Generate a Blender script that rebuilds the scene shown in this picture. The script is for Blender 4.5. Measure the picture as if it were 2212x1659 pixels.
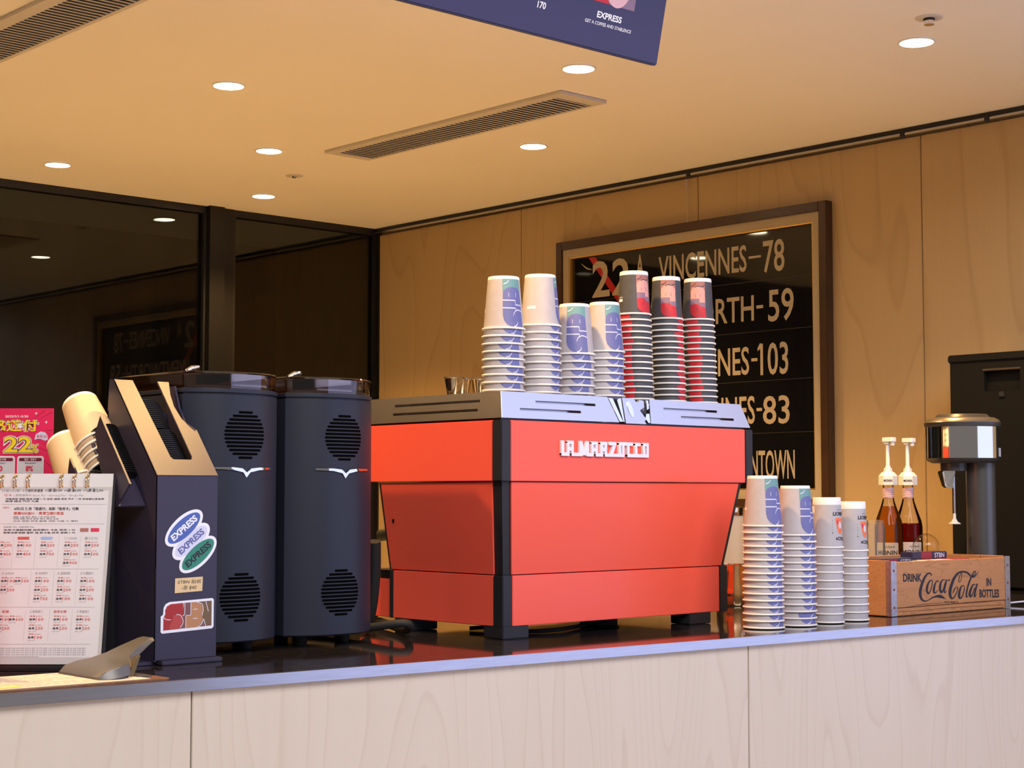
import bpy, bmesh, math, random
from mathutils import Vector, Matrix
from mathutils.geometry import delaunay_2d_cdt
random.seed(7)
PI = math.pi
for o in list(bpy.data.objects): bpy.data.objects.remove(o, do_unlink=True)
S = bpy.context.scene
COL = S.collection
CT = 1.10            # worktop height
XW, YW, CZ = 5.006, 6.43, 2.70   # right wall, window wall, ceiling

# ------------------------------------------------------------------ camera
cam = bpy.data.cameras.new('camera'); cam.sensor_width = 36; cam.lens = 3590/2212*36
cam.clip_start = .05; cam.clip_end = 100
co = bpy.data.objects.new('camera', cam); COL.objects.link(co)
co.location = (0, 0, 1.40); co.rotation_euler = (math.radians(90+3.785), 0, math.radians(-42.493))
S.camera = co
# ------------------------------------------------------------------ world, large lights, exposure
W = bpy.data.worlds.new('mall_ambient'); S.world = W; W.use_nodes = True
bgn = W.node_tree.nodes['Background']; bgn.inputs[0].default_value = (.95, .84, .78, 1); bgn.inputs[1].default_value = .20
def area(name, loc, target, sx, sy, power, color):
    l = bpy.data.lights.new(name, 'AREA'); l.shape = 'RECTANGLE'; l.size = sx; l.size_y = sy; l.energy = power; l.color = color
    o = bpy.data.objects.new(name, l); COL.objects.link(o); o.location = loc
    o.rotation_euler = (Vector(target)-Vector(loc)).to_track_quat('-Z', 'Y').to_euler(); return o
area('mall_ceiling_light', (.6, -1.6, 4.3), (2.4, 2.5, 1.2), 4.5, 2.2, 278, (1.0, .95, .97))
S.cycles.transparent_max_bounces = 32
area('mall_sign_light', (5.5, -.7, 2.3), (2.7, 2.5, 2.2), 5.0, 4.0, 105, (.50, .56, 1.0))
vs = S.view_settings
S.display_settings.display_device = 'sRGB'
vs.view_transform = 'Standard'; vs.look = 'None'; vs.gamma = 1; vs.use_curve_mapping = False
vs.exposure = 0.0
DOWN_W = 121.0; WARM = (1.0, .57, .18)

# ------------------------------------------------------------------ helpers
class MB:
    def __init__(s): s.v = []; s.f = []
    def add(s, vs_, fs):
        n = len(s.v); s.v += [tuple(p) for p in vs_]; s.f += [[i+n for i in f] for f in fs]; return s
    def box(s, x0, x1, y0, y1, z0, z1):
        return s.add([(x0,y0,z0),(x1,y0,z0),(x1,y1,z0),(x0,y1,z0),(x0,y0,z1),(x1,y0,z1),(x1,y1,z1),(x0,y1,z1)],
                     [(0,3,2,1),(4,5,6,7),(0,1,5,4),(1,2,6,5),(2,3,7,6),(3,0,4,7)])
    def hexa(s, b, t):
        return s.add(list(b)+list(t), [(0,3,2,1),(4,5,6,7),(0,1,5,4),(1,2,6,5),(2,3,7,6),(3,0,4,7)])
    def prism(s, pts, fn, a, b):          # pts 2-D outline, fn(u,v,w) -> point, swept w=a..b
        n = len(pts)
        return s.add([fn(u,v,a) for u,v in pts]+[fn(u,v,b) for u,v in pts],
                     [list(range(n))[::-1], list(range(n,2*n))]+[(i,(i+1)%n,n+(i+1)%n,n+i) for i in range(n)])
    def lathe(s, prof, seg=32, c=(0,0,0), cap=True, M=None):
        vv = []; ff = []; m = len(prof)
        for r, z in prof:
            for k in range(seg):
                a = 2*PI*k/seg; p = Vector((r*math.cos(a), r*math.sin(a), z))
                if M is not None: p = M @ p
                vv.append((p.x+c[0], p.y+c[1], p.z+c[2]))
        for i in range(m-1):
            for k in range(seg):
                k2 = (k+1) % seg; ff.append((i*seg+k, i*seg+k2, (i+1)*seg+k2, (i+1)*seg+k))
        if cap:
            if prof[0][0] > 1e-6: ff.append(list(range(seg))[::-1])
            if prof[-1][0] > 1e-6: ff.append([(m-1)*seg+k for k in range(seg)])
        return s.add(vv, ff)
    def tube(s, path, r, seg=8, closed=False):
        P = [Vector(p) for p in path]; n = len(P); vv = []; ff = []
        rr = r if isinstance(r, (list, tuple)) else [r]*n
        up = Vector((0,0,1))
        for i, p in enumerate(P):
            if closed: d = P[(i+1)%n]-P[i-1]
            else: d = P[min(i+1,n-1)]-P[max(i-1,0)]
            d.normalize(); a = d.cross(up)
            if a.length < .05: a = d.cross(Vector((0,1,0)))
            a.normalize(); b = d.cross(a)
            for k in range(seg):
                t = 2*PI*k/seg; q = p+a*math.cos(t)*rr[i]+b*math.sin(t)*rr[i]; vv.append(tuple(q))
        for i in range(n if closed else n-1):
            j = (i+1) % n
            for k in range(seg):
                k2 = (k+1)%seg; ff.append((i*seg+k, i*seg+k2, j*seg+k2, j*seg+k))
        if not closed: ff += [list(range(seg))[::-1], [(n-1)*seg+k for k in range(seg)]]
        return s.add(vv, ff)
    def ring(s, prof_outline):  # stack of closed loops [[(x,y,z)..]..] with caps
        m = len(prof_outline); n = len(prof_outline[0]); vv = [p for l in prof_outline for p in l]; ff = []
        for i in range(m-1):
            for k in range(n):
                k2 = (k+1)%n; ff.append((i*n+k, i*n+k2, (i+1)*n+k2, (i+1)*n+k))
        ff += [list(range(n))[::-1], [(m-1)*n+k for k in range(n)]]
        return s.add(vv, ff)
def make_mesh(name, mb, mat, smooth=None, bev=0):
    me = bpy.data.meshes.new(name); me.from_pydata(mb.v, [], mb.f)
    bm = bmesh.new(); bm.from_mesh(me); bmesh.ops.remove_doubles(bm, verts=bm.verts, dist=1e-6)
    if bm.faces: bmesh.ops.recalc_face_normals(bm, faces=bm.faces)
    if bev:
        es = [e for e in bm.edges if len(e.link_faces) == 2 and e.calc_face_angle(0) > .6]
        bmesh.ops.bevel(bm, geom=es, offset=bev, segments=2, affect='EDGES', clamp_overlap=True)
    bm.to_mesh(me); bm.free()
    if mat: me.materials.append(mat)
    if smooth:
        me.polygons.foreach_set('use_smooth', [True]*len(me.polygons))
        me.set_sharp_from_angle(angle=math.radians(smooth))
    return me
def MX(o): return Matrix.LocRotScale(o.location, o.rotation_euler, o.scale)
def obj(name, mb, mat, parent=None, smooth=None, bev=0, world=True):
    me = mb if isinstance(mb, bpy.types.Mesh) else make_mesh(name, mb, mat, smooth, bev)
    o = bpy.data.objects.new(name, me); COL.objects.link(o)
    if parent is not None:
        o.parent = parent
        if world and parent.type == 'EMPTY': o.matrix_parent_inverse = MX(parent).inverted()
    return o
def tag(o, label=None, cat=None, group=None, kind=None):
    if label: o['label'] = label
    if cat: o['category'] = cat
    if group: o['group'] = group
    if kind: o['kind'] = kind
    return o
def thing(name, label, cat, loc, group=None, rz=0, kind=None):
    o = bpy.data.objects.new(name, None); COL.objects.link(o); o.empty_display_size = .05
    o.location = loc; o.rotation_euler = (0, 0, rz)
    return tag(o, label, cat, group, kind)
def struct(name, mb, mat, **k):
    return tag(obj(name, mb, mat, **k), kind='structure')
def B(*a): return MB().box(*a)
# text ---------------------------------------------------------------
_T = {}
def text(body, bold=0.0, res=3):
    k = (body, bold, res)
    if k not in _T:
        c = bpy.data.curves.new('t', 'FONT'); c.body = body; c.size = 1; c.offset = bold; c.resolution_u = res
        o = bpy.data.objects.new('t', c); COL.objects.link(o)
        dg = bpy.context.evaluated_depsgraph_get(); me = bpy.data.meshes.new_from_object(o.evaluated_get(dg))
        _T[k] = ([(v.co.x, v.co.y) for v in me.vertices], [tuple(p.vertices) for p in me.polygons])
        bpy.data.objects.remove(o); bpy.data.curves.remove(c); bpy.data.meshes.remove(me)
    return _T[k]
def tbox(vv):
    xs = [p[0] for p in vv]; ys = [p[1] for p in vv]; return min(xs), max(xs), min(ys), max(ys)
def put_text(mb, body, fn, x0, x1, y0, y1, bold=0.0, shear=0, sx=None, align='l', th=0, res=3):
    """fit text into x0..x1, y0..y1 of fn(u,v,w)->3-D; sx fixes the x scale instead"""
    vv, ff = text(body, bold, res)
    if not vv: return
    a, b, c, d = tbox(vv); ky = (y1-y0)/(d-c); kx = sx if sx else (x1-x0)/(b-a)
    ox = x0 if align == 'l' else x1-(b-a)*kx
    P = [(ox+(x-a)*kx+shear*(y-c)*ky, y0+(y-c)*ky) for x, y in vv]
    mb.add([fn(u, v, th) for u, v in P], ff)
def text_w(body, bold=0.0): a, b, c, d = tbox(text(body, bold)[0]); return b-a
# flat / wrapped patches ---------------------------------------------
def inside(p, poly):
    x, y = p; r = False; n = len(poly)
    for i in range(n):
        x1, y1 = poly[i]; x2, y2 = poly[i-1]
        if (y1 > y) != (y2 > y) and x < (x2-x1)*(y-y1)/(y2-y1)+x1: r = not r
    return r
def tri(outline, holes=(), step=None):
    loops = [list(outline)]+[list(h) for h in holes]; vv = []; ed = []
    for L in loops:
        if step:
            D = []
            for i, p in enumerate(L):
                q = L[(i+1)%len(L)]; m = max(1, int(math.hypot(q[0]-p[0], q[1]-p[1])/step))
                D += [(p[0]+(q[0]-p[0])*k/m, p[1]+(q[1]-p[1])*k/m) for k in range(m)]
            L = D
        n = len(vv); vv += L; ed += [(n+i, n+(i+1)%len(L)) for i in range(len(L))]
    if step:
        xs = [p[0] for p in outline]; ys = [p[1] for p in outline]; x = min(xs)+step*.5
        while x < max(xs):
            y = min(ys)+step*.5
            while y < max(ys):
                if inside((x, y), outline): vv.append((x, y))
                y += step
            x += step
    r = delaunay_2d_cdt([Vector(p) for p in vv], ed, [], 0, 1e-7)
    V = [(p.x, p.y) for p in r[0]]; F = []
    for f in r[2]:
        c = (sum(V[i][0] for i in f)/len(f), sum(V[i][1] for i in f)/len(f))
        if inside(c, outline) and not any(inside(c, h) for h in holes): F.append(list(f))
    return V, F
def put_patch(mb, outline, fn, holes=(), step=None, w=0):
    V, F = tri(outline, holes, step); mb.add([fn(u, v, w) for u, v in V], F); return mb
def put_plate(mb, outline, fn, holes=(), a=0, b=.002):
    V, F = tri(outline, holes); n = len(V)
    vv = [fn(u, v, a) for u, v in V]+[fn(u, v, b) for u, v in V]; ff = [f[::-1] for f in F]+[[i+n for i in f] for f in F]
    ec = {}
    for f in F:
        for i in range(len(f)):
            e = (f[i], f[(i+1)%len(f)]); ec[e] = 1
    for (i, j) in ec:
        if (j, i) not in ec: ff.append((i, j, j+n, i+n))
    mb.add(vv, ff); return mb
def ell(cx, cy, rx, ry, rot=0, n=40, a0=0, a1=2*PI):
    c, s_ = math.cos(rot), math.sin(rot); P = []
    full = abs(a1-a0-2*PI) < 1e-6
    for k in range(n):
        t = a0+(a1-a0)*k/(n if full else n-1); x, y = rx*math.cos(t), ry*math.sin(t); P.append((cx+x*c-y*s_, cy+x*s_+y*c))
    return P
def rrect(x0, x1, y0, y1, r, n=5):
    P = []
    for cx, cy, a in ((x1-r,y1-r,0),(x0+r,y1-r,PI/2),(x0+r,y0+r,PI),(x1-r,y0+r,1.5*PI)):
        P += [(cx+r*math.cos(a+PI/2*k/n), cy+r*math.sin(a+PI/2*k/n)) for k in range(n+1)]
    return P
def spline(pts, n=8):
    P = [Vector(p) for p in pts]; out = []
    for i in range(len(P)-1):
        p0, p1, p2, p3 = P[max(i-1,0)], P[i], P[i+1], P[min(i+2,len(P)-1)]
        for k in range(n):
            t = k/n; out.append(.5*((2*p1)+(p2-p0)*t+(2*p0-5*p1+4*p2-p3)*t*t+(3*p1-p0-3*p2+p3)*t**3))
    out.append(P[-1]); return out
def stroke(mb, pts, fn, n=8, w=0, smooth=True):   # pts (x,y,width)
    P = spline(pts, n) if smooth else [Vector(pts[i]).lerp(Vector(pts[i+1]), k/n) for i in range(len(pts)-1) for k in range(n)]+[Vector(pts[-1])]
    vv = []
    for i, p in enumerate(P):
        d = P[min(i+1,len(P)-1)]-P[max(i-1,0)]; L = math.hypot(d.x, d.y) or 1
        nx, ny = -d.y/L, d.x/L; h = max(p.z, .0)/2
        vv += [fn(p.x+nx*h, p.y+ny*h, w), fn(p.x-nx*h, p.y-ny*h, w)]
    mb.add(vv, [(2*i, 2*i+1, 2*i+3, 2*i+2) for i in range(len(P)-1)])
# materials ------------------------------------------------------------
_M = {}
def mat(name, color, rough=.5, metal=0, noise=0, nscale=20, spec=.5, coat=0, bump=0, bscale=200, trans=0, ior=1.45, emit=0, ecol=None, stretch=(1,1,1)):
    if name in _M: return _M[name]
    m = bpy.data.materials.new(name); m.use_nodes = True; nt = m.node_tree; b = nt.nodes['Principled BSDF']
    b.inputs['Base Color'].default_value = (*color, 1); b.inputs['Roughness'].default_value = rough; b.inputs['Metallic'].default_value = metal
    b.inputs['Specular IOR Level'].default_value = spec; b.inputs['Coat Weight'].default_value = coat; b.inputs['Coat Roughness'].default_value = .05
    b.inputs['Transmission Weight'].default_value = trans; b.inputs['IOR'].default_value = ior
    if emit: b.inputs['Emission Color'].default_value = (*(ecol or color), 1); b.inputs['Emission Strength'].default_value = emit
    if noise or bump:
        tc = nt.nodes.new('ShaderNodeTexCoord'); mp = nt.nodes.new('ShaderNodeMapping'); mp.inputs['Scale'].default_value = stretch
        nt.links.new(tc.outputs['Object'], mp.inputs[0])
    if noise:
        n = nt.nodes.new('ShaderNodeTexNoise'); n.inputs['Scale'].default_value = nscale; n.inputs['Detail'].default_value = 5
        r = nt.nodes.new('ShaderNodeValToRGB')
        r.color_ramp.elements[0].position = .3; r.color_ramp.elements[1].position = .7
        r.color_ramp.elements[0].color = (*[max(0, c*(1-noise)) for c in color], 1); r.color_ramp.elements[1].color = (*[min(1, c*(1+noise)) for c in color], 1)
        nt.links.new(mp.outputs[0], n.inputs['Vector']); nt.links.new(n.outputs['Fac'], r.inputs[0]); nt.links.new(r.outputs[0], b.inputs['Base Color'])
    if bump:
        n2 = nt.nodes.new('ShaderNodeTexNoise'); n2.inputs['Scale'].default_value = bscale; bp = nt.nodes.new('ShaderNodeBump'); bp.inputs['Strength'].default_value = bump; bp.inputs['Distance'].default_value = .002
        nt.links.new(mp.outputs[0], n2.inputs['Vector']); nt.links.new(n2.outputs['Fac'], bp.inputs['Height']); nt.links.new(bp.outputs[0], b.inputs['Normal'])
    _M[name] = m; return m
def wood(name, base, dark, streak, sc=(2.2, 2.2, .42), rings=13, rough=.45, line=.35, fine=(95, 95, 2.0)):
    m = bpy.data.materials.new(name); m.use_nodes = True; nt = m.node_tree; N = nt.nodes; L = nt.links; b = N['Principled BSDF']
    tc = N.new('ShaderNodeTexCoord')
    oi = N.new('ShaderNodeObjectInfo'); mu = N.new('ShaderNodeVectorMath'); mu.operation = 'SCALE'; mu.inputs['Scale'].default_value = 17.0
    cb = N.new('ShaderNodeCombineXYZ'); L.new(oi.outputs['Random'], cb.inputs[0]); L.new(oi.outputs['Random'], cb.inputs[2]); L.new(cb.outputs[0], mu.inputs[0])
    ad = N.new('ShaderNodeVectorMath'); ad.operation = 'ADD'; L.new(tc.outputs['Object'], ad.inputs[0]); L.new(mu.outputs[0], ad.inputs[1])
    def mapped(s):
        q = N.new('ShaderNodeMapping'); q.inputs['Scale'].default_value = s; L.new(ad.outputs[0], q.inputs[0]); return q.outputs[0]
    n1 = N.new('ShaderNodeTexNoise'); n1.inputs['Scale'].default_value = 1; n1.inputs['Detail'].default_value = 1.5; n1.inputs['Roughness'].default_value = .45
    L.new(mapped(sc), n1.inputs['Vector'])
    m1 = N.new('ShaderNodeMath'); m1.operation = 'MULTIPLY'; m1.inputs[1].default_value = rings; L.new(n1.outputs['Fac'], m1.inputs[0])
    fr = N.new('ShaderNodeMath'); fr.operation = 'FRACT'; L.new(m1.outputs[0], fr.inputs[0])
    r1 = N.new('ShaderNodeValToRGB'); e = r1.color_ramp.elements
    e[0].position = 0; e[0].color = (0,0,0,1); e[1].position = 1; e[1].color = (.0,.0,.0,1)
    x = e.new(.80); x.color = (.25,.25,.25,1); x = e.new(.93); x.color = (1,1,1,1)
    L.new(fr.outputs[0], r1.inputs[0])
    n2 = N.new('ShaderNodeTexNoise'); n2.inputs['Scale'].default_value = 1; n2.inputs['Detail'].default_value = 3; L.new(mapped(fine), n2.inputs['Vector'])
    n3 = N.new('ShaderNodeTexNoise'); n3.inputs['Scale'].default_value = 1; n3.inputs['Detail'].default_value = 2; L.new(mapped((sc[0]*1.3, sc[1]*1.3, sc[2]*1.1)), n3.inputs['Vector'])
    def mix(f, a, c, k):
        q = N.new('ShaderNodeMix'); q.data_type = 'RGBA'; mm = N.new('ShaderNodeMath'); mm.operation = 'MULTIPLY'; mm.inputs[1].default_value = k; L.new(f, mm.inputs[0]); L.new(mm.outputs[0], q.inputs[0])
        if hasattr(a, 'is_linked'): L.new(a, q.inputs[6])
        else: q.inputs[6].default_value = (*a, 1)
        q.inputs[7].default_value = (*c, 1); return q.outputs[2]
    c1 = mix(n3.outputs['Fac'], base, dark, .55); c2 = mix(r1.outputs[0], c1, streak, line); c3 = mix(n2.outputs['Fac'], c2, dark, .38)
    L.new(c3, b.inputs['Base Color']); b.inputs['Roughness'].default_value = rough
    return m
def clear(name, tint=(1,1,1), rough=.02, body=0.0, bcol=(1,1,1), ior=1.5):
    m = bpy.data.materials.new(name); m.use_nodes = True; nt = m.node_tree; N = nt.nodes; L = nt.links; N.remove(N['Principled BSDF'])
    t = N.new('ShaderNodeBsdfTransparent'); t.inputs[0].default_value = (*tint, 1)
    g = N.new('ShaderNodeBsdfGlossy'); g.inputs['Roughness'].default_value = rough
    fz = N.new('ShaderNodeFresnel'); fz.inputs[0].default_value = ior
    mx = N.new('ShaderNodeMixShader'); L.new(fz.outputs[0], mx.inputs[0]); L.new(t.outputs[0], mx.inputs[1]); L.new(g.outputs[0], mx.inputs[2]); out = mx.outputs[0]
    if body:
        d = N.new('ShaderNodeBsdfDiffuse'); d.inputs[0].default_value = (*bcol, 1); m2 = N.new('ShaderNodeMixShader'); m2.inputs[0].default_value = body
        L.new(out, m2.inputs[1]); L.new(d.outputs[0], m2.inputs[2]); out = m2.outputs[0]
    L.new(out, N['Material Output'].inputs[0]); return m
M = lambda n: _M[n]
mat('paint_ceiling', (.86,.82,.76), .75, noise=.02, nscale=1.2)
mat('paint_white', (.8,.8,.8), .5)
mat('tile_floor', (.70,.66,.60), .35, noise=.06, nscale=3)
_M['birch_wall'] = wood('birch_wall', (.50,.36,.19), (.41,.27,.125), (.32,.19,.08), line=.35)
_M['birch_counter'] = wood('birch_counter', (.59,.52,.44), (.52,.45,.365), (.43,.34,.255), line=.38, rough=.35, sc=(4.2,4.2,.55), rings=24)
_M['crate_wood'] = wood('crate_wood', (.62,.29,.115), (.34,.14,.05), (.16,.06,.022), sc=(7,34,34), rings=7, rough=.6, line=.42, fine=(110,330,330))
_M['frame_wood'] = wood('frame_wood', (.075,.032,.014), (.03,.014,.007), (.012,.006,.003), sc=(6,2,6), rings=6, rough=.35)
mat('stone_black', (.018,.016,.018), .06, noise=.5, nscale=60, spec=.6)
mat('steel', (.50,.50,.52), .22, 1, noise=.06, nscale=300, stretch=(.05,1,1))
mat('steel_brushed', (.66,.66,.66), .30, 1, bump=.06, bscale=900)
mat('chrome', (.82,.82,.82), .05, 1)
mat('gold_steel', (.78,.60,.36), .12, 1)
mat('black_metal', (.012,.012,.014), .35)
mat('black_powder', (.016,.016,.019), .5, bump=.05, bscale=1500)
mat('frame_black', (.008,.008,.009), .3)
mat('enamel_red', (.94,.115,.07), .38, spec=.35, coat=.08, bump=.01, bscale=600)
mat('navy_plastic', (.035,.036,.062), .48, bump=.03, bscale=1500)
mat('navy_grinder', (.019,.022,.036), .42, spec=.35, bump=.03, bscale=1800)
mat('organizer_plastic', (.034,.029,.056), .42, bump=.06, bscale=900)
mat('lid_black', (.010,.009,.009), .38)
mat('rubber', (.012,.012,.013), .7)
mat('paper', (.66,.66,.66), .6)
mat('cup_white', (.86,.84,.80), .5)
mat('cup_grey', (.47,.43,.44), .5, noise=.04, nscale=60)
mat('cup_grey_plain', (.44,.42,.44), .5, noise=.04, nscale=60)
mat('cup_charcoal', (.060,.060,.068), .5, noise=.08, nscale=60)
mat('cup_warm_lit', (.62,.47,.30), .55)  # warm lamplight on the leaning cups, painted in as body colour
mat('print_teal', (.15,.32,.33), .5); mat('print_blue', (.135,.145,.36), .5); mat('print_line', (.62,.62,.78), .5); mat('print_white', (.85,.83,.84), .5)
mat('print_rose', (.36,.15,.13), .5); mat('print_pink', (.70,.32,.28), .5); mat('print_mauve', (.24,.15,.22), .5); mat('print_red', (.52,.02,.03), .5); mat('print_ink', (.02,.018,.03), .5)
mat('print_orange', (.80,.17,.06), .5); mat('print_crimson', (.62,.03,.08), .5); mat('print_yellow', (.85,.66,.02), .5); mat('print_magenta', (.72,.015,.10), .45, noise=.12, nscale=6); mat('print_maroon', (.16,.01,.03), .5)
mat('print_grey', (.35,.35,.36), .5); mat('print_sky', (.30,.45,.70), .5)
mat('sticker_white', (.80,.80,.86), .35); mat('sticker_blue', (.07,.12,.40), .35); mat('sticker_green', (.03,.22,.15), .35); mat('sticker_lilac', (.62,.63,.80), .35)
mat('ink_violet', (.12,.13,.34), .5); mat('kraft_note', (.72,.52,.28), .6)
mat('logo_red', (.36,.025,.02), .4); mat('logo_brick', (.45,.06,.05), .4); mat('logo_mauve', (.20,.08,.08), .4); mat('logo_tan', (.46,.22,.10), .4); mat('logo_olive', (.17,.10,.045), .4)
mat('linen', (.40,.33,.23), .8, noise=.08, nscale=500); mat('gold_leaf', (.70,.42,.09), .3, .7)
mat('sign_black', (.006,.006,.007), .035, spec=.6); mat('sign_cream', (.42,.35,.25), .4); mat('sign_red', (.42,.01,.01), .3)
mat('menu_navy', (.033,.029,.082), .4)
mat('hardboard', (.13,.062,.035), .5, noise=.2, nscale=60); mat('clip_grey', (.13,.125,.12), .4, .5, bump=.15, bscale=120)
mat('sheet_yellow', (.90,.60,.12), .6)
mat('pump_white', (.82,.80,.80), .3)
mat('mixer_grey', (.060,.058,.055), .35, .3); mat('mixer_bronze', (.42,.36,.28), .28, .9); mat('rod_white', (.80,.76,.68), .3)
mat('ink_navy', (.02,.02,.035), .6); mat('galvanised', (.45,.46,.50), .35, .8, noise=.15, nscale=90); mat('rust', (.20,.05,.02), .7)
mat('packet_navy', (.035,.036,.085), .4); mat('packet_red', (.30,.03,.05), .4); mat('packet_white', (.66,.66,.74), .4)
mat('lamp_lens', (1,.9,.7), .4, emit=40, ecol=(1.0,.84,.55))
mat('slot_dark', (.001,.001,.001), .9, spec=.05); mat('vent_white', (.62,.58,.53), .5); mat('vent_dark', (.03,.03,.03), .8)
mat('outside_wall', (.085,.060,.030), .8, noise=.7, nscale=3, stretch=(1,1,.25))
mat('label_paper', (.62,.61,.66), .5); mat('label_cream', (.50,.44,.36), .5); mat('neck_pink', (.72,.40,.40), .5)
_M['syrup_amber'] = clear('syrup_amber', (.80,.46,.035), .03, .12, (.42,.19,.01), 1.2); _M['syrup_red'] = clear('syrup_red', (.42,.07,.03), .03, .08, (.2,.02,.01), 1.2)
_M['glass_clear'] = clear('glass_clear', (.96,.97,.97), .03, .07, (.9,.9,.95), 1.15); _M['window_glass'] = clear('window_glass', (.62,.66,.64), .01); _M['plastic_smoke'] = clear('plastic_smoke', (.80,.70,.63), .04, 0, ior=1.9)
_M['bottle_glass'] = clear('bottle_glass', (.95,.93,.88), ior=1.3); _M['film_clear'] = clear('film_clear', (.86,.80,.70), .05)

# ------------------------------------------------------------------ setting
struct('floor', B(-6, 7, -6, 8, -.05, 0), M('tile_floor'))
struct('ceiling', B(-1.5, XW+.1, 2.02, YW+1.2, CZ, CZ+.12), M('paint_ceiling'))
struct('trim_1', B(-1.5, XW+.1, 1.94, 2.02, CZ-.02, 3.5), M('paint_white'))           # shopfront fascia
struct('wall_left', B(-1.6, -1.5, 1.9, YW+1.2, 0, CZ), M('birch_wall'))
wr = struct('wall_right', B(XW, XW+.1, 1.6, YW+1.2, 0, CZ), M('birch_wall'))
pm = make_mesh('panel', MB().box(-.012, 0, -.5185, .5185, -1.322, 1.332), M('birch_wall'), bev=.0015)
for i in range(5):
    p = obj('panel', pm, None, wr, world=False); p.location = (XW-.0005, YW-.52-i*1.04, 1.335)
# picture rail along the top of the right wall
tr = thing('trim_2', 'dark metal picture rail along top of plywood wall', 'rail', (XW, 4.2, 2.655), kind='structure')
del tr['category']
obj('rail_track', B(XW-.030, XW-.0126, 1.6, YW, 2.679, 2.699), M('black_metal'), tr)
obj('rail_lip', B(XW-.036, XW-.030, 1.6, YW, 2.672, 2.681), M('steel'), tr)
for y in (4.38, 3.37, 3.03): obj('rail_clip', B(XW-.040, XW-.028, y-.008, y+.008, 2.668, 2.686), M('black_powder'), tr)
# window wall
def window(name, x0, x1):
    r = thing(name, 'dark shopfront window pane reaching the ceiling', None, ((x0+x1)/2, YW, .05), kind='structure')
    obj('pane', B(x0+.012, x1-.012, YW+.02, YW+.028, .08, CZ-.032), M('window_glass'), r)
    fr = MB(); fr.box(x0, x1, YW, YW+.05, CZ-.032, CZ); fr.box(x0, x1, YW, YW+.05, .02, .08); fr.box(x0, x0+.012, YW, YW+.05, .08, CZ-.032); fr.box(x1-.012, x1, YW, YW+.05, .08, CZ-.032)
    obj('window_frame', fr, M('black_metal'), r); return r
window('window_1', 1.6, 4.017); window('window_2', 4.16, 4.985); window('window_3', -1.4, 1.5)
struct('trim_3', MB().box(4.017, 4.095, YW-.03, YW+.06, .02, CZ).box(4.095, 4.16, YW-.005, YW+.06, .02, CZ), M('frame_black'))
struct('trim_4', B(4.985, XW, YW-.02, YW+.06, .02, CZ), M('frame_black'))
struct('trim_5', B(1.5, 1.6, YW-.03, YW+.06, .02, CZ), M('frame_black'))
struct('wall_outside', B(-1.5, XW+.1, YW+.9, YW+1.0, 0, CZ), M('outside_wall'))

# ceiling fittings
def downlight(x, y, label, on=True):
    t = thing('downlight', label, 'downlight', (x, y, CZ-.004), 'recessed ceiling downlights')
    obj('trim_ring', MB().lathe([(.047,.004),(.053,.004),(.054,.001),(.052,0),(.048,0),(.047,.004)], 40, (x,y,CZ-.0045), cap=False), M('paint_white'), t, 40)
    obj('lamp_lens', MB().lathe([(0,.0),(.047,.0),(.047,.0015),(0,.0015)], 32, (x,y,CZ-.0035), cap=False), M('lamp_lens'), t, 40)
    l = bpy.data.lights.new('lamp', 'SPOT'); l.energy = DOWN_W; l.color = WARM; l.spot_size = math.radians(112); l.spot_blend = .6; l.shadow_soft_size = .045
    o = bpy.data.objects.new('lamp', l); COL.objects.link(o); o.parent = t; o.location = (0, 0, -.012)
for x, y, lb in [(4.042,2.687,'round recessed downlight at upper right beside sprinkler'), (3.534,3.556,'round recessed downlight just below corner of menu board'),
                 (2.862,4.461,'round recessed downlight at upper left near large ceiling grille'), (3.065,6.004,'leftmost round recessed downlight close to window'),
                 (3.53,5.217,'round recessed downlight left of narrow ceiling grille, above small white disc'), (4.058,6.037,'lowest round recessed downlight, in front of window mullion'),
                 (4.211,4.479,'round recessed downlight beneath narrow ceiling grille near plywood wall')]:
    downlight(x, y, lb)
for x, y, lb in ((2.17,2.62,'round recessed downlight out of view above the grinders'),(1.2,5.3,'round downlight added out of view left of the window to brighten the ceiling'),(1.2,3.2,'round recessed downlight out of view above the price sheet'),(1.1,4.2,'round downlight added out of view in left half of room to brighten ceiling')): downlight(x, y, lb)  # window-side and left-half lamps are added, unseen, to brighten the ceiling
def grille(label, x0, x1, y0, y1, sx0, sx1, sy0, sy1, pitch, nmax):
    t = thing('air_grille', label, 'air vent', ((x0+x1)/2, (y0+y1)/2, CZ-.01), 'ceiling air grilles')
    put = MB(); fn = lambda u, v, w: (u, v, CZ-.001-w)
    put_plate(put, [(x0,y0),(x1,y0),(x1,y1),(x0,y1)], fn, [[(sx0,sy0),(sx1,sy0),(sx1,sy1),(sx0,sy1)]], 0, .010)
    obj('grille_frame', put, M('vent_white'), t)
    obj('duct_back', B(sx0-.003, sx1+.003, sy0-.003, sy1+.003, CZ-.0035, CZ-.001), M('vent_dark'), t)
    me = make_mesh('slat', MB().hexa([(-.5,-.0065,-.0020),(.5,-.0065,-.0020),(.5,.0050,-.0005),(-.5,.0050,-.0005)], [(-.5,-.0065,-.0005),(.5,-.0065,-.0005),(.5,.0050,.0010),(-.5,.0050,.0010)]), M('vent_white'))
    k = 0; y = sy0+pitch*.6
    while y < sy1 and k < nmax:
        s = bpy.data.objects.new('slat', me); COL.objects.link(s); s.parent = t; s.location = ((sx0+sx1)/2-t.location.x, y-t.location.y, .001); s.scale = (sx1-sx0-.001, 1, 1); y += pitch; k += 1
grille('narrow white air grille in the middle of the ceiling', 3.685, 3.895, 3.79, 5.075, 3.722, 3.882, 3.845, 5.04, .0245, 60)
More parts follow.
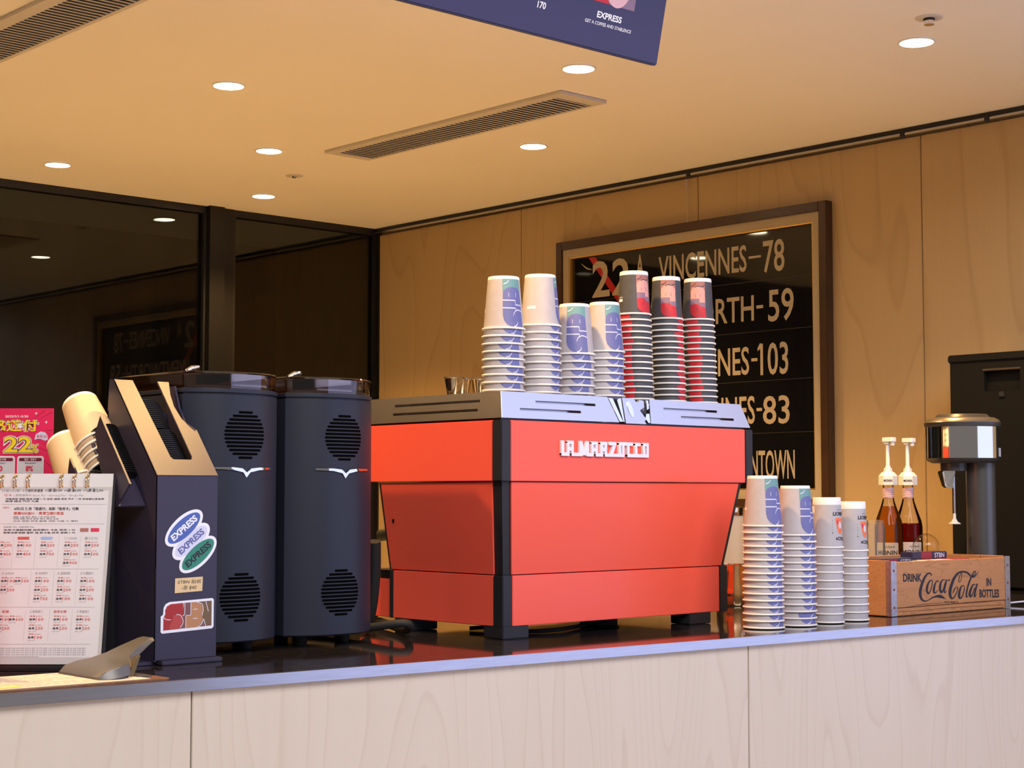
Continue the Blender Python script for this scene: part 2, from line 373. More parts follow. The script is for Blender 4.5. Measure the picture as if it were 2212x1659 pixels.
grille('large white air grille at the upper left corner of ceiling', 1.985, 2.185, 3.40, 5.30, 2.028, 2.170, 3.45, 5.25, .0245, 80)
t = thing('ceiling_disc', 'small flat white sprinkler cover disc near window', 'sprinkler', (3.888,5.562,CZ-.004), 'ceiling sprinklers')
obj('cover_plate', MB().lathe([(0,-.004),(.034,-.004),(.036,0),(0,0)], 28, (3.888,5.562,CZ), cap=False), M('vent_white'), t, 40)
obj('nozzle', MB().lathe([(0,-.010),(.008,-.010),(.010,-.004)], 16, (3.888,5.562,CZ), cap=False), M('chrome'), t, 40)
t = thing('sprinkler', 'sprinkler head with dark nozzle at upper right of ceiling', 'sprinkler', (3.86,2.525,CZ-.004), 'ceiling sprinklers')
obj('cover_plate', MB().lathe([(0,-.003),(.036,-.003),(.038,0),(0,0)], 32, (3.86,2.525,CZ), cap=False), M('vent_white'), t, 40)
obj('nozzle', MB().lathe([(0,-.020),(.014,-.020),(.0145,-.010),(.012,-.009),(.012,-.003)], 20, (3.86,2.525,CZ), cap=False), M('chrome'), t, 40)
obj('nozzle_ring', MB().lathe([(.0125,-.003),(.0155,-.003),(.0155,-.008),(.0125,-.008)], 20, (3.86,2.525,CZ), cap=False), M('black_metal'), t, 40)

# ------------------------------------------------------------------ counter (turned 4 degrees)
CR = -math.radians(4.1); CO = (2.33, 2.285)
ct = thing('bar_counter', 'pale birch plywood bar counter front below the worktop', 'counter', (CO[0], CO[1], 0), rz=CR)
obj('carcass', B(-2.2, 2.52, .035, .9, .0, 1.0815), M('black_metal'), ct, world=False)
xs = [-2.19, -.875, .424, 1.72, 2.55]
for i in range(4):
    p = obj('panel', make_mesh('panel', B(-(xs[i+1]-xs[i])/2+.0012, (xs[i+1]-xs[i])/2-.0012, 0, .018, -.49, .49), M('birch_counter'), bev=.001), None, ct, world=False)
    p.location = ((xs[i]+xs[i+1])/2, .014, .5905)
wt = thing('worktop', 'glossy black stone worktop with steel front edge', 'worktop', (CO[0], CO[1], 1.082), rz=CR)
obj('stone_slab', B(-2.2, 2.55, .0145, .96, 0, .0175), M('stone_black'), wt, world=False)
obj('steel_edge', B(-2.2, 2.55, 0, .014, -.0005, .0185), M('steel'), wt, bev=.0012, world=False)

# ------------------------------------------------------------------ framed destination sign on the right wall
fy0, fy1, fz0, fz1 = 3.695, 5.128, 1.345, 2.482; FX = 4.9935
t = thing('framed_sign', 'large framed black bus destination sign with cream lettering on plywood wall', 'picture', (FX, (fy0+fy1)/2, fz0))
def bar(name, y0, y1, z0, z1, x0, x1, m, mitre=0):
    return obj(name, B(x0, x1, y0, y1, z0, z1), m, t, bev=.002)
w_ = .036
bar('frame_bar', fy0, fy0+w_, fz0, fz1, FX-.040, FX, M('frame_wood')); bar('frame_bar', fy1-w_, fy1, fz0, fz1, FX-.040, FX, M('frame_wood'))
bar('frame_bar', fy0+w_, fy1-w_, fz0, fz0+w_, FX-.040, FX, M('frame_wood')); bar('frame_bar', fy0+w_, fy1-w_, fz1-w_, fz1, FX-.040, FX, M('frame_wood'))
def frame_ring(name, a, b, x0, x1, m):
    mb = MB(); put_plate(mb, [(fy0+a,fz0+a),(fy1-a,fz0+a),(fy1-a,fz1-a),(fy0+a,fz1-a)], lambda u,v,w: (w,u,v), [[(fy0+b,fz0+b),(fy1-b,fz0+b),(fy1-b,fz1-b),(fy0+b,fz1-b)]], x0, x1); return obj(name, mb, m, t)
frame_ring('linen_mat', w_, w_+.034, FX-.030, FX-.010, M('linen'))
frame_ring('gold_fillet', w_+.034, w_+.040, FX-.026, FX-.010, M('gold_leaf'))
pr = obj('printed_panel', B(FX-.012, FX-.008, fy0+w_+.04, fy1-w_-.04, fz0+w_+.04, fz1-w_-.04), M('sign_black'), t)
PX = FX-.0126
sf = lambda u, v, w: (PX-w, -u, v)      # u runs left to right in view
def sgn(body, yl, yr, z0, z1, **k): mb = MB(); put_text(mb, body, sf, -yl, -yr, z0, z1, **k); obj('lettering', mb, M('sign_cream'), pr)
sgn('2', 4.933, 4.831, 2.228, 2.382, bold=.018); sgn('2', 4.816, 4.713, 2.228, 2.381, bold=.018)
sgn('A', 4.677, 4.637, 2.290, 2.385, bold=.02)
sgn('VINCENNES', 4.553, 4.094, 2.258, 2.363, bold=.012); sgn('–', 4.084, 4.023, 2.306, 2.315, bold=.0); sgn('78', 4.013, 3.910, 2.243, 2.368, bold=.012)
def tail(word, vis, yl, yr, z0, z1):
    kx = (yl-yr)/text_w(vis, .012); mb = MB(); put_text(mb, word, sf, 0, -yr, z0, z1, bold=.012, sx=kx, align='r'); obj('lettering', mb, M('sign_cream'), pr)
tail('WENTWORTH', 'RTH', 4.252, 4.060, 2.064, 2.165); sgn('-', 4.048, 4.015, 2.110, 2.122); sgn('59', 3.991, 3.868, 2.053, 2.177, bold=.012)
tail('VINCENNES', 'NES', 4.242, 4.086, 1.858, 1.967); sgn('-', 4.075, 4.045, 1.908, 1.920); sgn('103', 4.031, 3.897, 1.851, 1.975, bold=.012)
mb = MB(); mb.add([sf(-4.033,1.975,.0001), sf(-4.026,1.975,.0001), sf(-4.026,1.957,.0001), sf(-4.044,1.946,.0001), sf(-4.044,1.957,.0001)], [(0,1,2,3,4)]); obj('lettering', mb, M('sign_cream'), pr)
tail('VINCENNES', 'NES', 4.205, 4.060, 1.668, 1.776); sgn('-', 4.052, 4.025, 1.716, 1.728); sgn('83', 4.021, 3.893, 1.664, 1.772, bold=.012)
tail('DOWNTOWN', 'NTOWN', 4.084, 3.872, 1.456, 1.566)
mb = MB(); mb.add([sf(-4.955,2.402,-.0001), sf(-4.915,2.402,-.0001), sf(-4.62,2.05,-.0001), sf(-4.66,2.05,-.0001)], [(0,1,2,3)])
obj('red_slash', mb, M('sign_red'), pr)
mb = MB(); stroke(mb, [(-5.0,2.382,.001),(-4.965,2.358,.006),(-4.935,2.350,.002)], sf)
obj('white_scuff', mb, M('sign_cream'), pr)
mb = MB()
for z in (2.215, 2.02, 1.83, 1.63): mb.add([sf(-5.04,z,.0002), sf(-3.78,z,.0002), sf(-3.78,z+.0025,.0002), sf(-5.04,z+.0025,.0002)], [(0,1,2,3)])
obj('fabric_crease', mb, mat('crease', (.03,.027,.024), .4), pr)
tag(obj('hanging_wire', MB().tube([(XW-.034, 4.392, 2.66), (XW-.026, 4.392, 2.55), (FX-.02, 4.392, 2.482)], .0014, 6), M('steel')), 'thin steel wire holding the framed sign from the picture rail', 'wire')

# ------------------------------------------------------------------ menu board hung from the ceiling
vt = Vector((0,-.031,.139)).normalized(); nt_ = Vector((1,0,0)).cross(vt)   # points towards the customers
P0 = Vector((2.625, 2.40, 2.324)); ML, MH = 2.3, .355
def mf(u, v, w): return tuple(P0+Vector((1,0,0))*u+vt*v+nt_*w)
t = thing('menu_board', 'navy menu board with white lettering hanging from the ceiling', 'sign', tuple(P0+Vector((-ML/2,0,0))))
mb = MB(); mb.prism([(0,0),(-ML,0),(-ML,MH),(0,MH)], mf, -.02, 0); bd = obj('board', mb, M('menu_navy'), t, bev=.003)
for w_s, a_, b_, c_, d_, bo in (('170',-.3695,-.3465,.0535,.0675,.025),('EXPRESS',-.2015,-.1285,.0665,.0800,.03),('GET A COFFEE AND STABLENCE',-.2335,-.0960,.0515,.0585,.01),('150',-.62,-.597,.0535,.0675,.025)):
    mb = MB(); put_text(mb, w_s, mf, a_, b_, c_, d_, bold=bo, th=.0006, shear=.06); obj('lettering', mb, M('print_white'), bd)
mb = MB(); put_patch(mb, [(-.2199,.0985),(-.0951,.0985),(-.0951,.24),(-.2199,.24)], mf, w=.0004); obj('picture_ground', mb, M('print_mauve'), bd)
mb = MB(); put_patch(mb, ell(-.150,.150,.040,.055), mf, w=.0007); obj('picture_shape', mb, mat('picture_pink', (.72,.42,.45), .5), bd)
mb = MB(); put_patch(mb, [(-.2199,.0985),(-.17,.0985),(-.20,.14),(-.2199,.16)], mf, w=.0007); obj('picture_shape', mb, M('print_red'), bd)
for x in (-.25, -1.1, -2.0):
    p = Vector(mf(x, MH, -.01)); obj('hanger_rod', MB().tube([p, (p.x, p.y, CZ-.0005)], .004, 8), M('steel'), t)

# ------------------------------------------------------------------ espresso machine
em = thing('espresso_machine', 'coral red espresso machine with black corner posts and steel cup rail', 'espresso machine', (2.68, 2.78, CT))
RED = M('enamel_red'); BM = M('black_powder')
# upper housing
ux0, ux1, uy0, uy1, uz0, uz1 = 2.284, 3.089, 2.525, 3.08, 1.4265, 1.552
obj('upper_core', B(ux0+.012, ux1-.012, uy0+.012, uy1-.01, uz0+.001, uz1-.001), M('frame_black'), em)
for x in (ux0, ux1-.027):
    for y in (uy0, uy1-.029): obj('corner_post', B(x, x+.027, y, y+.029, uz0, uz1), BM, em, bev=.0015)
up = obj('front_panel', B(ux0+.0275, ux1-.0275, uy0+.001, uy0+.012, uz0, uz1), RED, em, bev=.0012)
obj('side_panel', B(ux0+.001, ux0+.012, uy0+.0295, uy1-.0295, uz0, uz1), RED, em, bev=.0012)
obj('side_panel', B(ux1-.012, ux1-.001, uy0+.0295, uy1-.0295, uz0, uz1), RED, em, bev=.0012)
# tapered waist
wz0, wz1 = 1.2315, 1.4255
T = (2.295, 3.058, 2.536, 2.945); Bt = (2.327, 3.028, 2.568, 2.945)
def rect(r, z, i=0): return [(r[0]+i,r[2]+i,z),(r[1]-i,r[2]+i,z),(r[1]-i,r[3]-i,z),(r[0]+i,r[3]-i,z)]
obj('waist_frame', MB().hexa(rect(Bt, wz0), rect(T, wz1)), BM, em)
def waist_pt(side, s, z, out):
    k = (z-wz0)/(wz1-wz0); r = [Bt[i]+(T[i]-Bt[i])*k for i in range(4)]
    if side == 'f': return (r[0]+(r[1]-r[0])*s, r[2]-out, z)
    if side == 'l': return (r[0]-out, r[2]+(r[3]-r[2])*s, z)
    return (r[1]+out, r[2]+(r[3]-r[2])*s, z)
for side, s0, s1, nm in (('f', .030, .983, 'front_panel'), ('l', .065, .975, 'side_panel'), ('r', .065, .975, 'side_panel')):
    mb = MB(); mb.hexa([waist_pt(side,s0,wz0+.001,0), waist_pt(side,s1,wz0+.001,0), waist_pt(side,s1,wz0+.001,.004), waist_pt(side,s0,wz0+.001,.004)],
                       [waist_pt(side,s0,wz1-.001,0), waist_pt(side,s1,wz1-.001,0), waist_pt(side,s1,wz1-.001,.004), waist_pt(side,s0,wz1-.001,.004)])
    p = obj(nm, mb, RED, em, bev=.0008)
    if side == 'l':
        hp = waist_pt('l', .90, 1.341, .0046); hb = MB(); hb.add([(hp[0]-.0, hp[1]+.004*math.cos(a*PI/6), hp[2]+.0065*math.sin(a*PI/6)) for a in range(12)], [list(range(12))]); obj('bolt_hole', hb, M('frame_black'), p)
# base
bx0, bx1, by0, by1, bz0, bz1 = 2.319, 3.034, 2.56, 3.05, 1.1255, 1.2305
obj('base_core', B(bx0+.012, bx1-.012, by0+.012, by1-.005, bz0+.001, bz1-.001), M('frame_black'), em)
for x in (bx0, bx1-.028):
    for y in (by0, 2.925): obj('corner_post', B(x, x+.028, y, y+(.030 if y == by0 else .012), bz0-.0005, bz1+.0005), BM, em, bev=.0015)
obj('front_panel', B(bx0+.0285, bx1-.0285, by0+.001, by0+.012, bz0, bz1), RED, em, bev=.0012)
for x in (bx0+.001, bx1-.012):
    obj('side_panel', B(x, x+.011, by0+.0305, 2.9245, bz0, bz1), RED, em, bev=.0012)
    obj('side_panel', B(x+.003 if x < 2.5 else x-.003, x+.011 if x < 2.5 else x+.008, 2.9375, by1, bz0, bz1-.02), RED, em, bev=.0012)
obj('drip_tray', MB().box(bx0+.015, bx1-.015, 2.952, by1+.02, bz1-.018, bz1-.004), M('gold_steel'), em, bev=.002)
for x, y in ((bx0, by0), (bx1-.135, by0), (bx0+.002, 2.86), (bx1-.135, 2.86)):
    obj('foot', B(x, x+.075, y, y+.06, CT+.0003, bz0+.002), BM, em, bev=.002)
# cup rail
rb = (2.292, 3.089, 2.533, 3.03); rt_ = (2.300, 3.067, 2.545, 3.02); rz0, rz1 = 1.557, 1.6125
obj('cup_tray', B(2.315, 3.055, 2.558, 3.01, 1.5535, 1.5995), M('steel'), em)
obj('rail_gap', B(2.300, 3.075, 2.545, 3.02, uz1-.0005, 1.5565), M('frame_black'), em)
def rail_f(u, v, w):   # front face: u = X, v 0..1 up
    return (u, rb[2]+(rt_[2]-rb[2])*v+.001-w, rz0+(rz1-rz0)*v)
def rail_l(u, v, w): return (rb[0]+(rt_[0]-rb[0])*v+.001-w, u, rz0+(rz1-rz0)*v)
def rail_r(u, v, w): return (rb[1]+(rt_[1]-rb[1])*v-.001+w, u, rz0+(rz1-rz0)*v)
def slit(a, b, v): return [(a,v),(b,v),(b,v+.10),(a,v+.10)]
SB = M('steel_brushed')
mb = MB(); put_plate(mb, [(2.2925,0),(2.640,0),(2.614,1),(2.3005,1)], rail_f, [slit(2.394,2.573,.60), slit(2.346,2.525,.29)], 0, .0018); obj('rail_plate', mb, SB, em)
mb = MB(); put_plate(mb, [(2.742,0),(3.0885,0),(3.0665,1),(2.750,1)], rail_f, [slit(2.792,2.977,.58), slit(2.847,3.033,.27)], 0, .0018); obj('rail_plate', mb, SB, em)
mb = MB(); put_plate(mb, [(2.533,0),(3.03,0),(3.02,1),(2.545,1)], rail_l, [slit(2.606,2.893,.62), slit(2.610,2.896,.28)], 0, .0018); obj('rail_plate', mb, SB, em)
mb = MB(); put_plate(mb, [(2.533,0),(3.03,0),(3.02,1),(2.545,1)], rail_r, [slit(2.606,2.893,.62), slit(2.610,2.896,.28)], 0, .0018); obj('rail_plate', mb, SB, em)
mb = MB(); put_plate(mb, [(2.640,.02),(2.742,.02),(2.750,.97),(2.614,.97)], rail_f, (), -.008, -.006); bk = obj('badge_backing', mb, M('frame_black'), em)
for P_ in ([(2.643,.03),(2.653,.03),(2.632,.95),(2.618,.97)], [(2.6545,.03),(2.658,.03),(2.658,.97),(2.6525,.97),(2.645,.90)], [(2.7345,.03),(2.741,.03),(2.743,.40),(2.733,.40),(2.728,.22)], [(2.737,.55),(2.7445,.62),(2.7455,.95),(2.7395,.95)]):
    mb = MB(); put_plate(mb, P_, rail_f, (), -.005, .001); obj('mirror_strip', mb, M('chrome'), em)
mb = MB(); put_plate(mb, [(2.660,-.03),(2.726,-.03),(2.722,.10),(2.729,.16),(2.722,.30),(2.712,.52),(2.728,.66),(2.729,.93),(2.716,.95),(2.711,.86),(2.704,.86),(2.697,.99),(2.660,1.0)], rail_f, (), -.004, .0025); bp_ = obj('badge_plate', mb, SB, em)
mb = MB(); put_plate(mb, ell(2.681,.56,.0075,.33,.012), rail_f, (), .0025, .0035); obj('oval_emblem', mb, M('chrome'), bp_)
# raised script of the maker on the upper front panel
mb = MB(); K = .271/1995; lx, lz = 2.450, 1.4805
def lf(u, v, w): return (lx+u*K, uy0+.001-w, lz+v*K)
lk = [0]
def R_(a, b, c, d): lk[0] += 1; mb.prism(rrect(a, b, c, d, min(14,(b-a)/2.2,(d-c)/2.2), 3), lf, -lk[0]*.00001, .0055+lk[0]*.00003)
def D_(x1, y1, x2, y2, w): 
    dx, dy = x2-x1, y2-y1; l = math.hypot(dx, dy); nx, ny = -dy/l*w/2, dx/l*w/2
    mb.prism([(x1+nx,y1+ny),(x1-nx,y1-ny),(x2-nx,y2-ny),(x2+nx,y2+ny)], lf, 0, .0054-.00003*(x1 > 500))
for q in [(5,70,0,240),(5,180,0,55),(135,185,0,238),(225,275,0,238),(135,275,190,240),(150,260,80,135),(225,460,0,55),(405,472,0,240),(548,612,0,240),(548,720,0,52),
          (668,720,0,236),(760,812,0,236),(668,812,188,238),(690,790,78,132),(760,925,0,52),(868,930,0,236),(962,1020,105,236),(868,1020,186,238),(890,1010,85,140),(965,1022,0,100),(965,1420,0,52),
          (1070,1232,182,240),(1290,1342,0,238),(1368,1422,0,238),(1290,1622,184,240),(1485,1537,0,238),(1485,1990,0,55),(1668,1722,0,236),(1668,1800,182,238),(1858,1906,0,236),(1944,1992,0,236),(1858,1992,184,238)]: R_(*q)
D_(435,225,510,20,62); D_(585,225,510,20,62); D_(1205,205,1125,40,66)
obj('raised_lettering', mb, mat('logo_white', (.80,.79,.82), .35), up)
# steam wand and group head parts seen past the sides
for x, sgn_ in ((3.075, 1), (2.30, -1)):
    obj('steam_wand', MB().tube([(x, 3.06, 1.42), (x+.02*sgn_, 3.09, 1.36), (x+.03*sgn_, 3.12, 1.24), (x+.03*sgn_, 3.12, 1.17)], .006, 10), M('chrome'), em, 50)
for x in (2.50, 2.86):
    g = obj('group_head', MB().lathe([(0,0),(.034,0),(.036,.02),(.036,.07),(.03,.08),(0,.08)], 24, (x, 3.0, 1.33), cap=False), M('chrome'), em, 40)
    obj('portafilter_handle', MB().tube([(x,3.03,1.315),(x,3.10,1.31),(x,3.20,1.300)], [.010,.013,.015], 10), M('rubber'), g, 50)

# ------------------------------------------------------------------ paper cups (stacked mouth down)
ORD = ['top','second','third','fourth','fifth','sixth','seventh','eighth','ninth','tenth','eleventh','twelfth','thirteenth','fourteenth','fifteenth','sixteenth','seventeenth']
def cup_r(z, K): return K['rm']+(K['rb']-K['rm'])*z/K['h']
def cup_fn(K, span):          # u 0..1 across span (radians) facing -Y, v 0..1 along the height
    def f(u, v, w):
        a = -PI/2+(u-.5)*span; z = v*K['h']; r = cup_r(z, K)+.0003+w; return (r*math.cos(a), r*math.sin(a), z)
    return f
def clip_v(poly, vmax):
    out = []
    for i, p in enumerate(poly):
        q = poly[(i+1)%len(poly)]
        if p[1] <= vmax: out.append(p)
        if (p[1] <= vmax) != (q[1] <= vmax):
            k = (vmax-p[1])/(q[1]-p[1]); out.append((p[0]+(q[0]-p[0])*k, vmax))
    return out
arch = [(.02,.60)]+[(.5-.48*math.cos(a*PI/12), .64+.14*math.sin(a*PI/12)**.7 if 0<a<12 else .64) for a in range(13)]+[(1,.60)]
blob = [(.02,.64)]+[(.5-.48*math.cos(a*PI/14), .64+.15*math.sin(a*PI/14)**.75) for a in range(1,14)]+[(.98,.64),(1.02,.04),(.62,.04),(.60,.055),(.48,.035),(.34,.05),(.20,.09),(.08,.16),(.03,.25)]
bump_low = [(.02,.26),(.03,.22),(.09,.155),(.20,.095),(.34,.06),(.48,.055),(.58,.075),(.62,.10),(.62,.045),(1.05,.045),(1.05,.26)]
def lines(mb, fn, L, wd):
    for l in L: stroke(mb, [(x, y, wd) for x, y in l], fn, n=6, w=.00035, smooth=len(l) > 4)
PALE_L = [[(.30,.60),(.30,.68)],[(.66,.60),(.66,.68)],[(0,.535),(.32,.535),(.62,.535)],[(.62,.535),(.62,.455)],[(.62,.455),(.8,.455),(1.0,.45)],[(0,.39),(.3,.39),(.62,.39)],[(.62,.39),(.62,.345)],
          [(.50,.25),(.52,.29),(.60,.335),(.72,.36),(.86,.355),(1.0,.33)],[(.70,.14),(.68,.10),(.62,.07),(.55,.05),(.50,.045)],[(.05,.84),(.15,.85),(.24,.87),(.30,.90),(.33,.905)]]
def cup_meshes(kind):
    K = {'pale': dict(h=.114, rm=.0435, rb=.0335, rim=.0470, body=M('cup_grey'), span=1.22, band=.06),
         'dark': dict(h=.101, rm=.0375, rb=.0325, rim=.0405, body=M('cup_charcoal'), span=1.05, band=.09),
         'plain': dict(h=.118, rm=.0365, rb=.0325, rim=.0390, body=M('cup_grey_plain'), span=1.5, band=.145)}[kind]
    h = K['h']; D = {'K': K}
    D['body'] = make_mesh('cup_wall', MB().lathe([(cup_r(.003,K),.003),(cup_r(h*(1-K['band']),K),h*(1-K['band']))], 48, cap=False), K['body'], 60)
    zb = h*(1-K['band'])
    D['base'] = make_mesh('cup_base', MB().lathe([(cup_r(zb,K),zb),(cup_r(h,K),h-.0015),(K['rb']-.001,h),(K['rb']-.0025,h),(K['rb']-.003,h-.006),(0,h-.006)], 48, cap=False), M('cup_white'), 40)
    D['rim'] = make_mesh('cup_rim', MB().lathe([(K['rim']+.0018*math.cos(a*PI/5)-.0018, .0021+.0021*math.sin(a*PI/5)) for a in range(11)], 48, cap=False), M('cup_white'), 60)
    fn = cup_fn(K, K['span']); top = []; low = []
    def P(name, m, polys, lst, w=0, step=.09):
        mb = MB()
        for p in polys: put_patch(mb, p, fn, step=step*.6, w=w)
        lst.append((name, make_mesh(name, mb, m)))
    if kind == 'pale':
        P('printed_panel', M('print_teal'), [[(0,.70),(1,.70),(1,1-K['band']),(0,1-K['band'])]], top)
        P('printed_emblem', M('print_blue'), [blob], top, .0001)
        mb = MB(); lines(mb, fn, PALE_L, .022); top.append(('printed_lines', make_mesh('printed_lines', mb, M('print_line'))))
        mb = MB(); f2 = cup_fn(K, 1.22)
        put_patch(mb, rrect(-1.42,-.98,.325,.375,.02), f2, step=.1); put_text(mb, 'EXPRESS', lambda u,v,w: f2(-2.40-u, .78-v, w), -1.42, -1.06, .385, .41)
        top.append(('printed_words', make_mesh('printed_words', mb, M('print_white'))))
        P('printed_emblem', M('print_blue'), [bump_low], low, .0001)
        mb = MB(); lines(mb, fn, [[(.74,.25),(.72,.17),(.66,.11),(.58,.075),(.50,.06),(.44,.06)]], .016); low.append(('printed_lines', make_mesh('printed_lines', mb, M('print_line'))))
    elif kind == 'dark':
        P('printed_panel', M('print_rose'), [[(0,.62),(1,.62),(1,1-K['band']),(0,1-K['band'])]], top)
        P('printed_head', M('print_pink'), [[(.02,.64)]+[(.5-.48*math.cos(a*PI/14), .64+.15*math.sin(a*PI/14)**.75) for a in range(1,14)]+[(.98,.64),(.98,.36),(.60,.36),(.60,.46),(.02,.46)]], top, .0001)
        P('printed_band', M('print_mauve'), [[(.02,.50),(.60,.50),(.60,.41),(1.0,.41),(1.0,.28),(.02,.30)]], top, .0002)
        P('printed_lower', M('print_red'), [[(.02,.36),(.30,.375),(.58,.365),(.66,.32),(.90,.30),(1.0,.26),(1.03,.05),(.60,.04),(.40,.05),(.18,.09),(.04,.17)]], top, .0003)
        mb = MB(); lines(mb, fn, [[(.33,.53),(.33,.61)],[(.67,.53),(.67,.61)],[(.5,.36),(.48,.28),(.42,.22)],[(.04,.80),(.16,.81),(.26,.83),(.34,.86),(.38,.87)],[(.30,.77),(.5,.80),(.7,.785),(.85,.80),(.98,.82)]], .016)
        top.append(('printed_lines', make_mesh('printed_lines', mb, M('print_ink'))))
        mb = MB(); put_patch(mb, rrect(-1.30,-.92,.30,.36,.02), fn, step=.1); put_text(mb, 'EXPRESS', lambda u,v,w: fn(-2.22-u, .80-v, w), -1.30, -.95, .385, .42); top.append(('printed_words', make_mesh('printed_words', mb, M('print_white'))))
        P('printed_lower', M('print_red'), [[(.0,.24),(.05,.15),(.16,.10),(.30,.05),(1.0,.05),(1.02,.24)]], low, .0001)
    else:
        mb = MB(); put_text(mb, 'LIOBEM', lambda u,v,w: fn(u, v, .0002), .18, .92, .64, .715, bold=.03, shear=.1); put_text(mb, 'aCITIO', lambda u,v,w: fn(u, v-.05*(u-.3), .0002), .30, .94, .165, .235, bold=.03, shear=.1)
        put_text(mb, 'GO UP', lambda u,v,w: fn(u, v, .0002), .42, .66, .745, .765)
        for k, c in enumerate('JLAGI'): put_text(mb, c, lambda u,v,w: fn(u, v, .0002), .135, .165, .53-k*.06, .555-k*.06)
        top.append(('printed_words', make_mesh('printed_words', mb, M('print_ink'))))
        P('printed_emblem', M('print_orange'), [[(.30,.585),(.36,.60),(.48,.595),(.62,.60),(.74,.57),(.76,.45),(.72,.35),(.64,.29),(.54,.275),(.45,.31),(.38,.40),(.34,.50)]], top)
        P('printed_patch', M('label_paper'), [ell(.58,.455,.10,.075,0,20)], top, .0002)
        P('printed_accent', M('print_crimson'), [[(.36,.54),(.44,.555),(.50,.53),(.46,.50),(.43,.46),(.39,.47)]], top, .0002)
    D['top'], D['low'] = top, low; return D
CUP = {k: cup_meshes(k) for k in ('pale','dark','plain')}
CUP['cream'] = dict(CUP['pale']); CUP['cream']['body'] = CUP['pale']['body'].copy(); CUP['cream']['body'].materials[0] = M('cup_warm_lit'); CUP['cream']['low'] = []  # copy of the pale cup with warm light in its wall colour
def cup(kind, loc, rz, label, group, full, rot=None):
    D = CUP[kind]; t = thing('paper_cup', label, 'paper cup', loc, group, rz)
    if rot is not None: t.rotation_mode = 'QUATERNION'; t.rotation_quaternion = rot
    for nm in ('body','base','rim') if full else ('body','base','rim'): obj(D[nm].name.split('.')[0], D[nm], None, t, world=False)
    for nm, me in (D['top'] if full else D['low']): obj(nm, me, None, t, world=False)
    return t
def stack(kind, x, y, ztop, zlow, n, desc, group, rz, jit, lean=0, f_low=None):
    h = CUP[kind]['K']['h']; pitch = (ztop-h-zlow)/(n-1)
    for i in range(n):
        z = zlow+(n-1-i)*pitch; a = rz if i == 0 else (f_low if f_low is not None else rz)+random.uniform(-jit, jit)
        k = i/(n-1); lb = f'{"top" if i == 0 else ORD[i] if i < n-1 else "bottom"} cup {"from the top " if 0 < i < n-1 else ""}of {desc}'
        cup(kind, (x-lean*(1-k)+random.uniform(-.0006,.0006), y+random.uniform(-.0006,.0006), z), a, lb, group, i == 0)
# facing the lens from the stack: the lens lies at -Y -X, i.e. art centred on -Y must turn by about -43 degrees
FACE = -math.radians(43)
TZ = 1.6002; CY = 2.618
for kind, x, zt, n, desc, rz, jit, fl in [('pale', 2.374, 1.862, 10, 'the leftmost pale stack on the red machine', FACE+.55, .22, FACE+.40), ('pale', 2.482, 1.876, 11, 'the second pale stack on the red machine', FACE+1.55, .10, FACE+1.02),
        ('pale', 2.587, 1.820, 7, 'the third pale stack on the red machine', FACE+.10, .16, FACE+.20), ('pale', 2.682, 1.831, 8, 'the fourth pale stack on the red machine', FACE+.60, .12, FACE+.55),
        ('dark', 2.789, 1.910, 16, 'the left dark stack on the red machine', FACE+.62, .10, FACE-.75), ('dark', 2.900, 1.907, 16, 'the middle dark stack on the red machine', FACE+.05, .12, FACE+.95),
        ('dark', 3.012, 1.913, 16, 'the right dark stack on the red machine', FACE-.10, .10, FACE-.55)]:
    stack(kind, x, CY, zt, TZ, n, desc, kind+' cups stacked on the machine', rz, jit, .010 if kind == 'dark' else 0, fl)
for kind, x, y, zt, n, desc, rz, jit, fl in [('pale', 2.950, 2.385, 1.441, 16, 'the tall pale counter stack beside the red machine', FACE+.62, .08, FACE+.50), ('pale', 3.066, 2.383, 1.419, 14, 'the pale counter stack second from the red machine', FACE+.72, .12, FACE+.60),
        ('plain', 3.186, 2.385, 1.392, 10, 'the orange print counter stack third from the red machine', FACE+.72, .1, None), ('plain', 3.288, 2.388, 1.382, 10, 'the orange print counter stack nearest the wooden crate', FACE+.72, .1, None)]:
    stack(kind, x, y, zt, CT+.0008, n, desc, 'cups stacked on the counter', rz, jit, 0, fl)

# small flared steel cups on the machine, behind the first stack
for i, (x, y, lb) in enumerate([(2.352,2.755,'leftmost small flared steel shot cup on red machine'), (2.392,2.775,'middle small flared steel shot cup on red machine'), (2.425,2.750,'small flared steel shot cup touching the leftmost paper cups')]):
    c = thing('shot_cup', lb, 'metal cup', (x, y, 1.5998), 'small steel cups on the machine')
    obj('cup_body', MB().lathe([(0,.001),(.012,.001),(.0125,.003),(.0205,.052),(.0195,.052),(.0115,.004),(0,.003)], 24, (x,y,1.5998), cap=False), M('gold_steel'), c, 40)
    obj('cup_lip', MB().lathe([(.0200,.051),(.0225,.052),(.0225,.054),(.0200,.053)], 24, (x,y,1.5998), cap=False), M('chrome'), c, 40)
